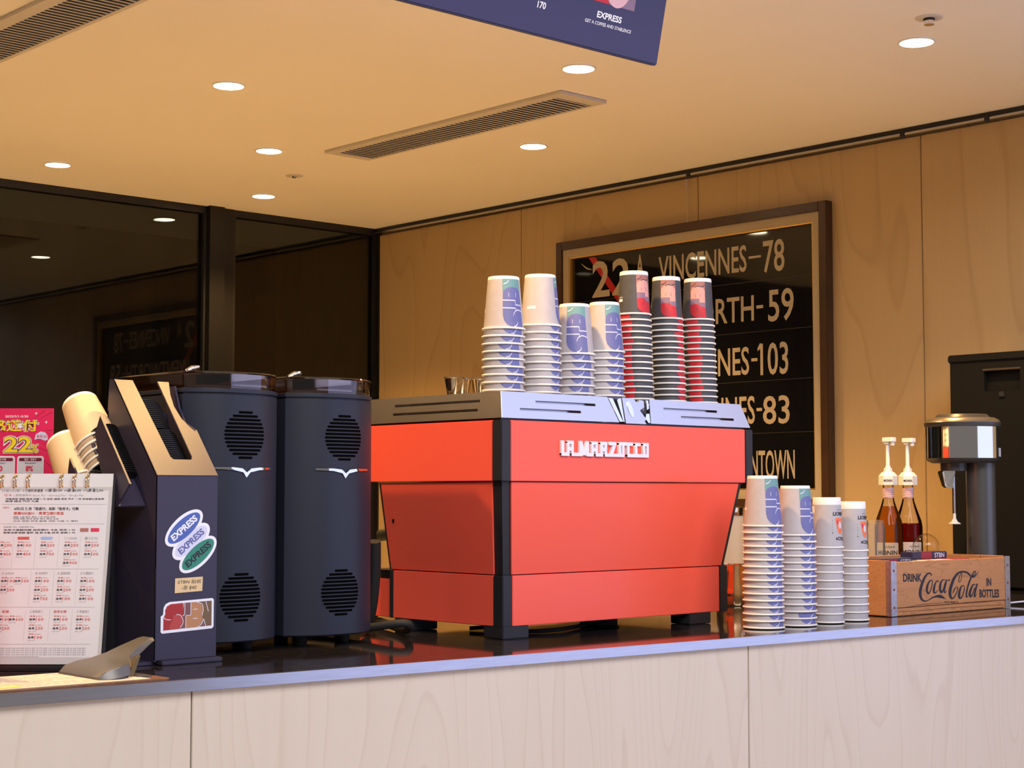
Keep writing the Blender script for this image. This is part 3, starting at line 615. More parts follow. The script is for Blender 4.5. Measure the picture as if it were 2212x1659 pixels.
# steel milk jug and knock box behind the machine's right side
t = thing('milk_jug', 'steel milk jug on the counter behind the red machine', 'jug', (3.50, 2.93, CT))
obj('jug_body', MB().lathe([(0,.001),(.048,.001),(.050,.006),(.048,.05),(.040,.085),(.041,.11),(.040,.11),(.038,.085),(.046,.05),(.047,.008),(0,.006)], 32, (3.50,2.93,CT), cap=False), M('gold_steel'), t, 40)
obj('jug_handle', MB().tube(spline([(3.54,2.95,CT+.095),(3.575,2.965,CT+.09),(3.58,2.968,CT+.055),(3.545,2.952,CT+.03)],5), .005, 8), M('chrome'), t, 50)
t = thing('bean_tin', 'tall cream canister behind machine beside milk jug', 'canister', (3.60, 3.05, CT))
obj('tin_body', MB().lathe([(0,.001),(.055,.001),(.055,.25),(.05,.255),(0,.255)], 32, (3.60,3.05,CT), cap=False), mat('tin_cream', (.55,.45,.30), .4), t, 40)
obj('tin_lid', MB().lathe([(.056,.240),(.057,.243),(.057,.262),(.05,.266),(0,.266)], 32, (3.60,3.05,CT), cap=False), M('gold_steel'), t, 40)
tag(obj('power_cable', MB().tube(spline([(2.42,2.78,CT+.005),(2.50,2.70,CT+.012),(2.46,2.64,CT+.005),(2.55,2.62,CT+.006),(2.72,2.70,CT+.005),(2.85,2.74,CT+.012)],6), .0045, 8), M('rubber'), None, 60), 'black power cable lying under the red machine', 'cable')
tag(obj('water_hose', MB().tube(spline([(2.125,2.98,CT+.012),(2.13,2.85,CT+.012),(2.20,2.74,CT+.03),(2.24,2.78,CT+.012),(2.34,3.0,CT+.012)],6), .009, 10), M('rubber'), None, 60), 'black hose on counter between grinders and red machine', 'hose')

# ------------------------------------------------------------------ coffee grinders
def grinder(x0, label):
    Wd = .214; x1 = x0+Wd; xm = (x0+x1)/2; yb = 3.03; ys = 2.722; pk = .044
    def sy(x):      # front face depth at x
        k = (x-xm)/(Wd/2); return ys-pk*(1-abs(k)**2.6)
    def outline(i=0, n=26):
        P = []
        for k in range(n+1):
            a = -PI/2+PI*k/n; x = xm+(Wd/2-i)*math.sin(a); P.append((x, sy(xm+(Wd/2)*math.sin(a))+i*math.cos(a)))
        return P+[(x1-i, yb-.03), (x1-.03, yb-i), (x0+.03, yb-i), (x0+i, yb-.03)]
    t = thing('coffee_grinder', label, 'coffee grinder', (xm, 2.86, CT), 'coffee grinders')
    L = lambda i, z: [(x, y, z) for x, y in outline(i)]
    bd = obj('body', MB().ring([L(.004,1.120), L(0,1.123), L(0,1.588), L(.003,1.589), L(.003,1.591), L(-.001,1.592), L(-.001,1.599), L(.003,1.600)]), M('navy_grinder'), t, 35)
    hp = MB(); hp.ring([L(.004,1.6005), L(.003,1.628)]); obj('hopper', hp, M('plastic_smoke'), t, 35)
    obj('hopper_base', MB().ring([L(.010,1.6004), L(.010,1.606)]), mat('bean_brown', (.06,.028,.018), .35), t, 35)
    ld = obj('hopper_lid', MB().ring([L(.001,1.6282), L(0,1.630), L(.003,1.6325)]), M('plastic_smoke'), t, 35)
    obj('lid_latch', MB().tube([(x0+.012,2.73,1.6325),(x0+.022,2.725,1.638),(x0+.036,2.722,1.640)], [.003,.005,.004], 8), M('chrome'), ld, 50)
    for x in (x0+.055, x1-.055):
        for y in (2.745, 2.96): obj('foot', MB().lathe([(0,0),(.013,0),(.015,.004),(.015,.0215),(0,.0215)], 18, (x,y,CT+.0002), cap=False), M('rubber'), t, 40)
    def wrap(u, v, w): return (u, sy(u)-.0006-w, v)
    for cx, cz, r in ((xm+.006, 1.512, .046), (xm+.0, 1.205, .046)):
        for k in range(13):
            z = cz+(k-6)*r/6.4; hw = math.sqrt(max(0, r*r-(z-cz)**2)) or .01; hw = max(hw, .014)
            mb = MB(); put_patch(mb, rrect(cx-hw, cx+hw, z-.0023, z+.0023, .0022, 3), wrap, step=.012); obj('vent_slot', mb, M('slot_dark'), bd)
    mb = MB(); V, F = tri([(-.068,.007),(-.030,.0055),(-.008,.001),(0,-.009),(.008,.001),(.030,.0055),(.068,.007),(.066,.0105),(.030,.0105),(.010,.0085),(.0,.001),(-.010,.0085),(-.030,.0105),(-.067,.0105)], (), .006)
    n = len(V); mb.add([wrap(xm+.008+u, 1.440+v, .0028-abs(v-.006)*.12) for u, v in V], F)
    obj('wing_badge', mb, M('chrome'), bd, 60)
    return t
grinder(1.652, 'tall navy coffee grinder beside the black cup organizer'); grinder(1.886, 'tall navy coffee grinder beside the red espresso machine')
t = thing('portafilter', 'black handled portafilter lying between grinder and red machine', 'portafilter', (2.19, 2.86, CT))
obj('handle', MB().tube(spline([(2.17,2.80,CT+.20),(2.185,2.82,CT+.12),(2.19,2.84,CT+.05),(2.19,2.86,CT+.012)],5), .014, 10), M('rubber'), t, 50)

# ------------------------------------------------------------------ cup and lid organizer
OP = M('organizer_plastic'); ox0, ox1 = 1.522, 1.648; oyf, oyb = 2.588, 2.768
slope = Vector((0, .157, .178)); SL = slope.length; sd = slope.normalized(); sn = Vector((0, -sd.z, sd.y))    # slant direction, outward normal
ozt = 1.433
t = og = thing('cup_organizer', 'black plastic cup and lid organizer with stickers on its front', 'organizer', (1.585, 2.69, CT))
fp = obj('front_panel', B(ox0, ox1, oyf, oyf+.004, CT+.008, ozt), OP, t, bev=.001)
obj('base_lip', MB().box(ox0+.008, ox1+.006, oyf-.012, oyf+.01, CT+.0002, CT+.0075), OP, t, bev=.0015)
obj('base_tray', B(1.49, ox1-.004, oyf+.012, 2.86, CT+.0003, CT+.006), OP, t)
side = [(oyf+.001, CT+.006), (oyf+.001, ozt), (oyf+.157, ozt+.178), (oyf+.175, ozt+.178), (oyb, ozt+.12), (oyb, CT+.006)]
for x in (ox0, ox1-.004):
    sp = list(side)
    if x > 1.6: sp = [(oyf+.001, CT+.006), (oyf+.001, ozt), (oyf+.075, ozt+.085), (oyf+.112, ozt+.100), (oyf+.133, ozt+.128), (oyf+.150, ozt+.170), (oyf+.175, ozt+.170), (oyb, ozt+.10), (oyb, CT+.006)]
    mb = MB(); put_plate(mb, sp, lambda u,v,w: (w,u,v), (), x, x+.004); obj('side_panel', mb, OP, t)
obj('back_panel', B(ox0, ox1, oyb-.004, oyb, CT+.006, ozt+.12), OP, t)
# slanted cover with the open slot between two arms
org = Vector((0, oyf, ozt))
def cv(u, v, w): p = org+sd*(v*SL)+sn*w; return (ox0+u, p.y, p.z)
W_ = ox1-ox0
cover = [(0,0),(W_,0),(W_,.44),(.113,.52),(.105,.60),(.101,.73),(.105,.86),(.1145,1.0),(.0895,1.0),(.089,.6),(.0885,.19),(.085,.165),(.048,.165),(.0445,.19),(.041,.6),(.038,1.0),(0,1.0)]
mb = MB(); put_plate(mb, cover, cv, (), -.004, 0); obj('slanted_cover', mb, OP, t, bev=.0006)
# side chute: two slanted fins and the trough floor
def fin(x, y, z, ln, dp, th=.004):
    o_ = Vector((x, y, z)); P = [(0,0),(ln,0),(ln-.012,-dp*.55),(ln*.55,-dp),(0,-dp)]
    mb = MB(); put_plate(mb, P, lambda u,v,w: tuple(o_+sd*u+sn*v+Vector((w,0,0))), (), 0, th); return obj('chute_wall', mb, OP, t)
fin(1.464, 2.582, 1.4175, .163, .060); fin(1.425, 2.690, 1.423, .055, .030)
o_ = Vector((1.468, 2.582, 1.4175)); mb = MB(); mb.prism([(0,-.062),(.150,-.062),(.150,-.058),(0,-.058)], lambda u,v,w: tuple(o_+sd*u+sn*v+Vector((w,0,0))), 0, ox0-.0005-1.468); obj('chute_floor', mb, OP, t)
mb = MB(); mb.prism([(2.80,CT+.006),(2.80,1.36),(2.86,1.42),(2.86,CT+.006)], lambda u,v,w: (w,u,v), 1.42, ox0-.001); obj('chute_block', mb, OP, t)
mb = MB(); mb.prism([(2.735,1.30),(2.86,1.40),(2.86,1.41),(2.735,1.31)], lambda u,v,w: (w,u,v), 1.43, ox0-.001); obj('chute_floor', mb, OP, t)
# stickers
def ff(u, v, w): return (u, oyf-.0005-w, v)
def oval(cx, cz, fill, ink, ring=None):
    an = math.radians(38); out = ell(cx, cz, .046, .0215, an, 36)
    return out, ell(cx, cz, .040, .0158, an, 36), an
cs = [(1.5775,1.3395,'sticker_blue','sticker_white'), (1.5925,1.3155,'sticker_lilac','ink_violet'), (1.607,1.292,'sticker_green','print_ink')]
mb = MB()
for k, (cx, cz, a, b) in enumerate(cs): put_patch(mb, oval(cx,cz,a,b)[0], ff, w=.0001*(1 if k==1 else 1.2))
st = obj('oval_sticker', mb, M('sticker_white'), fp); st['label'] = 'white edged sticker of three overlapping express ovals'
for k, (cx, cz, a, b) in enumerate(cs):
    mb = MB(); w = .0002 if k == 1 else .0004; put_patch(mb, oval(cx,cz,a,b)[1], ff, w=w); obj('oval_ground', mb, M(a), st)
    mb = MB(); an = math.radians(38); c_, s_ = math.cos(an), math.sin(an)
    put_text(mb, 'EXPRESS', lambda u,v,ww: ff(cx+u*c_-v*s_, cz+u*s_+v*c_, w+.0002), -.031, .031, -.0062, .0062, bold=.035); obj('oval_word', mb, M(b), st)
mb = MB(); put_patch(mb, [(1.560,1.2245),(1.6165,1.2265),(1.6175,1.2520),(1.5605,1.2505)], ff, w=.0003); nt1 = obj('price_note', mb, M('kraft_note'), fp); nt1['label'] = 'small tan note with black handwriting'
mb = MB(); put_text(mb, 'STBN 贴纸', lambda u,v,w: ff(u,v,.0006), 1.565, 1.613, 1.2405, 1.2475, shear=.25); put_text(mb, '-张 $40', lambda u,v,w: ff(u,v,.0006), 1.573, 1.603, 1.2295, 1.2375, shear=.25); obj('handwriting', mb, M('print_ink'), nt1)
# block-letter logo sticker: drawn in a 670 x 330 frame
def lg(u, v, w): k = .1085/700; return (1.5325+u*k, oyf-.0005-w, 1.1545+v*k+u*k*.04)
mb = MB(); put_patch(mb, [(0,20),(20,0),(680,0),(700,20),(700,330),(680,350),(110,350),(60,330),(35,290),(30,215),(0,195)], lg, w=.0002); ls = obj('logo_sticker', mb, M('sticker_white'), fp); ls['label'] = 'white edged logo sticker in brown and red block letters'
def lp(m, pts, w=.0004): mb = MB(); put_patch(mb, pts, lg, w=w); obj('logo_block', mb, M(m), ls)
lp('logo_mauve', [(35,35),(670,35),(670,320),(300,325),(280,170),(35,170)])
lp('logo_red', [(35,35),(230,35),(265,60),(285,105),(280,160),(290,190),(290,325),(130,325),(80,305),(55,260),(60,220),(35,180)], .0006)
lp('logo_brick', [(110,40),(230,40),(262,62),(282,110),(270,160),(230,190),(160,200),(150,140),(120,90)], .0008)
lp('logo_tan', [(325,35),(480,35),(540,75),(555,130),(540,180),(550,220),(545,270),(510,310),(470,322),(390,322),(390,175),(325,175)], .0006)
lp('logo_olive', [(590,45),(670,45),(670,318),(625,318),(620,200),(600,260),(585,318),(520,318),(560,250),(560,130)], .0006)
mb = MB()
for l in ([(35,185),(60,160),(100,150),(130,150)],[(200,200),(250,190),(285,140),(285,90),(250,45)],[(310,325),(310,190)],[(310,190),(280,180)],[(325,35),(325,178)],[(325,178),(390,178)],[(390,178),(390,325)],[(420,240),(480,240)],[(420,135),(480,135)],[(470,322),(540,290),(556,220),(545,180),(560,120),(530,60),(480,35)],[(625,200),(590,318)],[(550,160),(590,40)]):
    stroke(mb, [(x,y,7) for x, y in l], lg, n=5, w=.0010, smooth=len(l)>3)
obj('logo_lines', mb, M('sticker_white'), ls)
# black lids leaning in the slots
lid_me = make_mesh('lid_dome', MB().lathe([(.030,.0012),(.0335,.0012),(.0340,.0026),(.0325,.0036),(.0300,.0060),(.0285,.0062),(.0275,.004),(0,.004)], 40, cap=False), M('lid_black'), 35)
lid_rim = make_mesh('lid_rim', MB().lathe([(.0335,.0000),(.0352,.0004),(.0356,.0014),(.0345,.0024),(.0335,.0022)], 40, cap=False), M('lid_black'), 60)
Q = Vector((0,0,1)).rotation_difference(sd)
ORDL = ['lowest']+ORD[1:]+['eighteenth','nineteenth','twentieth','twenty-first','twenty-second','twenty-third','twenty-fourth']
def lids(x, v0, v1, n, depth, label, x_scale=1.0, base=org):
    for k in range(n):
        p = base+sd*(v0+(v1-v0)*k/(n-1))+sn*depth; r = thing('cup_lid', f'{"lowest" if k == 0 else ORDL[k]} black plastic lid {"counted upwards " if k else ""}{label}', 'cup lid', (x, p.y, p.z), 'black lids in the organizer'); r.rotation_mode = 'QUATERNION'; r.rotation_quaternion = Q
        r.scale = (x_scale,)*3
        obj('lid_dome', lid_me, None, r, world=False); obj('lid_rim', lid_rim, None, r, world=False)
lids(1.585, .030, .118, 18, -.047, 'in the lower organizer slot stack', 1.12)
lids(1.585, .130, .200, 15, -.053, 'in the upper organizer slot stack', 1.12)
lids(1.5015, .016, .130, 24, -.021, 'in the organizer side chute', .78, Vector((0,2.642,1.425)))
# paper cups leaning in the left chutes, warm light put into their body colour
def lean_stack(base, n, pitch, words, turn):
    q = Vector((0,0,1)).rotation_difference(sd)
    for k in range(n):
        o_ = Vector(base)-sd*(CUP['pale']['K']['h']+k*pitch)
        lb = words if k == 0 else f'{ORD[k]} nested cup behind {words.split(" ",1)[1] if False else words}'
        c = cup('cream', tuple(o_), 0, lb, 'cups leaning in the organizer', False, q)
lean_stack((1.501, 2.836, 1.569), 5, .0165, 'cream paper cup leaning at left of organizer', 0)
lean_stack((1.468, 2.830, 1.497), 2, .0165, 'lower cream paper cup leaning beside pink poster', 0)

# ------------------------------------------------------------------ ring-bound price display, facing the camera
RT = Vector((.7373,-.6755,0)); FH = Vector((.6755,.7373,0)); UPV = Vector((0,0,1))
ln_ = math.radians(12.5); pu = (FH*math.sin(ln_)+UPV*math.cos(ln_)); pn = (FH*math.cos(ln_)-UPV*math.sin(ln_))*-1   # page up, page normal to the viewer
G = Vector((1.4121, 2.5789, CT+.0105)); PWd, PHt = .292, .333
def pf(u, v, w): return tuple(G+RT*u+pu*v+pn*w)        # u <= 0 to the left, v up
t = thing('flip_display', 'white ring bound price sheet on a black easel at left', 'display stand', (G.x-.11, G.y+.10, CT))
mb = MB(); mb.prism([(-PWd-.006,-.004),(.006,-.004),(.004,PHt-.006),(-PWd-.004,PHt-.006)], pf, -.006, -.0025); obj('back_board', mb, M('black_metal'), t)
mb = MB(); b0 = G+FH*.10; mb.hexa([tuple(b0+RT*a+UPV*(-.0095)+FH*c) for a, c in ((-PWd,0),(0,0),(0,.004),(-PWd,.004))], [tuple(G+RT*a+pu*(PHt-.03)+FH*c) for a, c in ((-PWd,.010),(0,.010),(0,.014),(-PWd,.014))]); obj('rear_leg', mb, M('black_metal'), t)
mb = MB(); mb.prism([(-PWd-.006,-.0102),(.004,-.0102),(.004,-.004),(-PWd-.006,-.004)], lambda u,v,w: tuple(G+RT*u+UPV*v+FH*w), -.008, .1035); obj('base_strip', mb, M('black_metal'), t)
mb = MB(); mb.prism([(-PWd,0),(-.003,0),(.0,.16),(0,PHt),(-PWd,PHt)], pf, -.0015, 0); pg = obj('page', mb, M('paper'), t)
mb = MB()
for x in (-.046,-.069,-.092,-.150,-.173,-.196,-.25,-.273):
    mb.tube([pf(x,PHt-.014+.012*math.sin(a*PI/8),.000+.008*math.cos(a*PI/8)-.002) for a in range(-3,14)], .0014, 8)
    mb.tube([pf(x+.004,PHt-.012+.012*math.sin(a*PI/8),.000+.008*math.cos(a*PI/8)-.002) for a in range(-3,14)], .0014, 8)
obj('wire_ring', mb, M('gold_steel'), t, 60)
mb = MB(); mb.add([pf(-PWd,PHt-.024,.0002), pf(0,PHt-.024,.0002), pf(0,PHt-.030,.0002), pf(-PWd,PHt-.030,.0002), pf(-.006,PHt-.030,.0002), pf(0,PHt-.030,.0002), pf(0,.0,.0002), pf(-.006,.0,.0002),
                   pf(-PWd,.012,.0002), pf(0,.012,.0002), pf(0,0,.0002), pf(-PWd,0,.0002)], [(0,1,2,3),(4,5,6,7),(8,9,10,11)]); obj('page_border', mb, mat('page_grey', (.50,.49,.48), .6), pg)
# table printed on the page: coordinates in photo-crop units mapped to page metres
def pp(X, Y): return (-(241-X)/1.235*.001-.0005, (1432-Y)/1.235*.001)
blk = MB(); red = MB(); gry = MB(); blu = MB()
def line(s, X0, X1, Y0, Y1, mbx, bold=.0, sh=0):
    u0, v0 = pp(X0, Y1); u1, v1 = pp(X1, Y0); put_text(mbx, s, lambda u,v,w: pf(u,v,.0005), u0, u1, v0, v1, bold=bold, shear=sh, res=1)
def rule(X0, X1, Y, mbx=gry, th=.0005):
    u0, v0 = pp(X0, Y); u1, _ = pp(X1, Y); mbx.add([pf(u0,v0,.0003), pf(u1,v0,.0003), pf(u1,v0+th,.0003), pf(u0,v0+th,.0003)], [(0,1,2,3)])
def vrule(X, Y0, Y1):
    u, v0 = pp(X, Y1); _, v1 = pp(X, Y0); gry.add([pf(u,v0,.0003), pf(u+.0003,v0,.0003), pf(u+.0003,v1,.0003), pf(u,v1,.0003)], [(0,1,2,3)])
line('分期0利率', 2, 42, 1055, 1062, gry); line('0 分期利率優惠', 48, 91, 1055, 1062, blk); line('✓3期 滿3,000  ✓6期 滿6,000  ✓12期 滿12,000', 96, 222, 1054, 1062, blk, .01)
line('付卡 (', 8, 30, 1066, 1072, red); line('綁定信用卡 Apple Pay・Samsung Pay・Google Pay', 33, 180, 1066, 1072, gry)
line('活動期間 滿額 贈送 回饋 0 元 指定 通路 限定 每戶 一次 依官網公告為準', 12, 225, 1075, 1079, blk, .01); line('詳情 請洽 門市 人員', 12, 84, 1080, 1084, blk, .01)
rule(5, 231, 1089)
line('悠遊付', 8, 22, 1094, 1098, red); line('4月5日 使用「悠遊付」或刷「信用卡」付款', 32, 172, 1095, 1102, blk, .015); line('單筆888送50・再享點數5倍送', 32, 140, 1105, 1112, red, .015)
line('回饋 上限 每人 每月 一次 不得 併用', 32, 122, 1115, 1118, blk); line('詳細 活動 辦法 請見 官方 網站 公告', 32, 130, 1119, 1122, blk); line('本店 保留 修改 變更 活動 內容 之 權利', 32, 172, 1124, 1127, blk)
rule(5, 229, 1132)
line('2025/4/1 Tue - 2025/4/30 Tue', 13, 78, 1137, 1140, blk); line('信用卡滿額回饋 指定銀行 卡友 限定 0 元', 13, 168, 1143, 1147, blk, .01); line('單筆消費滿額 登錄 送 刷卡金 詳見 官網 0 元', 13, 168, 1149, 1153, blk, .01)
for X, m_ in ((178, 'print_rose'), (201, 'print_crimson')):
    u0, v0 = pp(X, 1149); u1, v1 = pp(X+18, 1141); q = MB(); put_patch(q, [(u0,v0),(u1,v0),(u1,v1),(u0,v1)], lambda u,v,w: pf(u,v,.0004)); obj('card_picture', q, M(m_), pg)
def cell(X, Y, amt, w=26):
    line('單筆'+amt[0], X+4, X+w+4, Y, Y+3.5, red); line('送', X+3, X+9, Y+6, Y+11, blk, .02); line('券', X+10, X+16, Y+6, Y+11, blk, .02); line(amt[1], X+17, X+34, Y+5, Y+12, red, .01); line('限量 好禮', X+3, X+18, Y+14, Y+16, gry)
for X, hd, cells in ((0,None,[('5,000','200'),('10,000','400')]),(42,'red',[('5,000','100'),('10,000','400')]),(92,'blu',[('10,000','200'),('30,000','700')]),(143,'○ O-BANK',[('5,000','200'),('20,000','500'),('30,000','900')]),(187,'■ E.SUN',[('15,000','200'),('30,000','500')])):
    if hd in ('red','blu'):
        u0, v0 = pp(X+3, 1166); u1, v1 = pp(X+28, 1160); put_patch(red if hd == 'red' else blu, [(u0,v0),(u1,v0),(u1,v1),(u0,v1)], lambda u,v,w: pf(u,v,.0004))
    elif hd: line(hd, X+3, X+30, 1160, 1166, gry)
    for k, a in enumerate(cells): cell(X, 1170+k*19, a)
for X in (36,84,134,180): vrule(X, 1158, 1228)
rule(5, 224, 1230)
for X, hd, cells in ((14,'◇ BANK',[('5,000','100'),('11,000','200')]),(86,'◆ 台新銀行',[('5,000','100'),('10,000','200'),('20,000','700')]),(134,'◎ 遠東商銀',[('6,000','100'),('15,000','200'),('13,000','100')]),(183,'▣ 永豐銀行',[('6,000','100'),('12,000','200'),('13,000','100')])):
    line(hd, X+3, X+30, 1236, 1242, gry)
    for k, a in enumerate(cells): cell(X, 1247+k*19, a)
    if X == 14: cell(43, 1247, ('20,000','500'))
for X in (80,129,178): vrule(X, 1234, 1308)
rule(5, 221, 1312)
for X, hd, cells in ((10,'❖ 滙豐',[('5,000','100'),('7,000','200')]),(81,'□ 聯邦銀行',[('6,000','100'),('12,000','200'),('13,000','100')]),(132,'國泰世華',[('6,000','100'),('7,000','200')]),(180,'◇ 凱基銀行',[('6,000','100'),('8,000','200')])):
    line(hd, X+3, X+30, 1318, 1324, red if X in (10,132) else gry)
    for k, a in enumerate(cells): cell(X, 1329+k*19, a)
    if X == 10: cell(38, 1329, ('12,000','600'))
for X in (75,126,174): vrule(X, 1316, 1384)
rule(5, 218, 1390)
for k in range(5): line('注意事項 活動期間 以發票 日期 為準 詳情 請洽 各 銀行 或 門市 服務 人員 不得 轉讓 折換 現金 並 保留 修改 權利', 3, 208 if k < 4 else 110, 1397+k*4.4, 1400+k*4.4, gry)
obj('printed_black', blk, M('print_ink'), pg); obj('printed_red', red, mat('ink_red', (.55,.09,.07), .6), pg); obj('printed_grey', gry, M('print_grey'), pg); obj('printed_blue', blu, M('print_sky'), pg)
for o in pg.children:
    if o.name.startswith('printed_'): o['kind'] = 'stuff'
# red leaflet at the picture's left edge
g2 = Vector((1.218, 2.581, CT)); t = thing('red_leaflet', 'red leaflet standing in front of the white price sheet at left edge', 'leaflet', tuple(g2))
def rf(u, v, w): return tuple(g2+RT*u+UPV*v+FH*(w+v*.04))
mb = MB(); mb.prism([(-.14,.0002),(-.006,.0002),(-.001,.17),(.000,.302),(-.14,.306)], rf, 0, .001); lf_ = obj('sheet', mb, mat('leaflet_red', (.75,.02,.015), .4), t)
mb = MB(); [put_patch(mb, ell(-.012, .302-d, .008, .007, 0, 16), rf, w=-.0006) for d in (.045,.075)]; obj('printed_dots', mb, M('print_white'), lf_)
mb = MB(); put_patch(mb, [(-.14,.02),(-.0065,.02),(-.0025,.155),(-.14,.155)], rf, w=-.0004); obj('printed_field', mb, M('print_sky'), lf_)

# pink promotion poster behind the display
g3 = Vector((1.531, 2.998, CT)); t = thing('promotion_poster', 'pink promotion poster with yellow lettering behind the price sheet', 'poster', tuple(g3+RT*-.15))
def qf(u, v, w): return tuple(g3+RT*u+UPV*v-FH*w)
mb = MB(); mb.prism([(-.30,.0003),(0,.0003),(0,.467),(-.30,.467)], qf, -.004, 0); ps = obj('sheet', mb, M('print_magenta'), t)
obj('easel_leg', MB().hexa([qf(-.2,.0003,-.12), qf(-.1,.0003,-.12), qf(-.1,.0003,-.116), qf(-.2,.0003,-.116)], [qf(-.2,.40,-.010), qf(-.1,.40,-.010), qf(-.1,.40,-.006), qf(-.2,.40,-.006)]), M('black_metal'), t)
def q2(X, Y): return (-(115-X)/1.1046*.001, (1567-1100)*.001-(Y-882)/1.1046*.001)
def qt(s, X0, X1, Y0, Y1, m_, w, bold=0, sh=0, name='printed_words'):
    u0, v0 = q2(X0, Y1); u1, v1 = q2(X1, Y0); mb = MB(); put_text(mb, s, lambda u,v,_: qf(u,v,w), u0, u1, v0, v1, bold=bold, shear=sh); obj(name, mb, M(m_), ps)
def qp(poly, m_, w, name='printed_shape'):
    mb = MB(); put_patch(mb, [q2(*p) for p in poly], lambda u,v,_: qf(u,v,w)); obj(name, mb, M(m_), ps)
qt('2025/5/1-5/30', 11, 61, 897, 902, 'print_white', .0005, .01)
for d, m_, bo, w in ((2.4,'print_white',.09,.0004),(1.0,'print_maroon',.05,.0007),(0,'print_yellow',.02,.0010)):
    qt('悠遊付', -21-d, 82+d, 906-d, 932+d, m_, w, bo); qt('22', 10-d, 70+d, 943-d, 977+d, m_, w, bo*1.1); qt('%', 67-d*.6, 84+d*.6, 960-d*.6, 978+d*.6, m_, w+.0001, bo*.8)
qp([(75,950),(78,938),(88,932),(98,934),(104,942),(104,950),(98,952),(88,948),(82,948)], 'sticker_lilac', .0004); qt('最高24%', 80, 103, 939, 946, 'print_crimson', .0007)
for X0, X1, s1, s2 in ((39,96,'綁定：信用卡','8%'),(-30,34,'新戶綁卡禮','50')):
    qp(rrect(X0, X1, 985, 1040, 5), 'print_white', .0004); qp(rrect(X0+1.5, X1-1.5, 986.5, 1040, 4), 'label_paper', .0005); qp(rrect(X0+4, X1-4, 989, 996, 3), 'print_maroon', .0007)
    qt(s1, (X0+X1)/2-13, (X0+X1)/2+13, 990, 995, 'print_white', .0010); qt('單筆消費滿百元', (X0+X1)/2-12, (X0+X1)/2+12, 999, 1002, 'print_ink', .0008); qt(s2, (X0+X1)/2-10, (X0+X1)/2+6, 1006, 1018, 'print_crimson', .0008, .05)
for X, Y in ((78,893),(100,912)): qp([(X,Y-3.5),(X+1,Y-1),(X+3.5,Y),(X+1,Y+1),(X,Y+3.5),(X-1,Y+1),(X-3.5,Y),(X-1,Y-1)], 'print_white', .0005)
mb = MB()
for a in ((70,907,97,886),(85,905,112,890),(96,930,114,929),(92,958,113,966),(86,966,113,980),(96,995,113,1008)):
    (u0,v0),(u1,v1) = q2(a[0],a[1]), q2(a[2],a[3]); stroke(mb, [(u0,v0,.0002),(u1,v1,.0012)], lambda u,v,_: qf(u,v,.0003), smooth=False)
obj('printed_rays', mb, M('print_maroon'), ps)

# ------------------------------------------------------------------ clipboard on the counter edge
t = thing('clipboard', 'brown clipboard with white sheet lying on the counter edge', 'clipboard', (1.25, 2.49, CT))
CB = lambda u, v, w: (u, v-.0715*(u-1.40), CT+w)
mb = MB(); mb.prism(rrect(1.09, 1.424, 2.367, 2.562, .012, 4), CB, .0003, .0035); obj('board', mb, M('hardboard'), t)
mb = MB(); mb.prism([(1.095,2.377),(1.392,2.379),(1.390,2.552),(1.095,2.550)], CB, .0037, .0043); sh = obj('sheet', mb, mat('sheet_cream', (.60,.54,.46), .6), t)
mb = MB()
for k in range(10):
    y = 2.395+k*.015; put_text(mb, '訂購 數量 品項 備註 小計 日期 聯絡 電話'[:22-k%5], lambda u,v,w: CB(u,v,.0046), 1.11, 1.35-.03*(k%4), y, y+.006, res=1)
obj('printed_words', mb, M('print_grey'), sh)
mb = MB(); mb.add([CB(1.10,2.388,.0047), CB(1.185,2.388,.0047), CB(1.185,2.412,.0047), CB(1.10,2.412,.0047)], [(0,1,2,3)]); obj('yellow_patch', mb, M('sheet_yellow'), sh)  # flat yellow patch on the sheet
# spring clip: a broad wedge whose lever rises to the right
cl = MB(); loops = []
for x, z0, z1, y0, y1 in ((1.318,.0044,.0070,2.405,2.545),(1.330,.0044,.0170,2.398,2.551),(1.352,.0060,.0230,2.396,2.553),(1.372,.0090,.0270,2.405,2.545),(1.392,.0200,.0360,2.440,2.530),(1.412,.0330,.0470,2.455,2.520),(1.440,.0520,.0590,2.463,2.512),(1.448,.0560,.0610,2.466,2.509)):
    loops.append([CB(x,y0,z0), CB(x,y1,z0), CB(x,y1-.006,z1), CB(x,y0+.006,z1)])
cl.ring(loops); obj('clip_jaw', cl, M('clip_grey'), t, 30, bev=.0008)
mb = MB(); mb.ring([[CB(1.375,2.42,.0037), CB(1.375,2.54,.0037), CB(1.385,2.54,.0037), CB(1.385,2.42,.0037)], [CB(1.402,2.44,.0340), CB(1.402,2.53,.0340), CB(1.408,2.53,.0340), CB(1.408,2.44,.0340)], [CB(1.414,2.46,.0360), CB(1.414,2.51,.0360), CB(1.418,2.51,.0360), CB(1.418,2.46,.0360)]]); obj('clip_spring', mb, M('gold_steel'), t)
mb = MB(); mb.prism([(1.388,2.41),(1.412,2.41),(1.412,2.545),(1.388,2.545)], CB, .0036, .0060); obj('clip_plate', mb, M('clip_grey'), t)

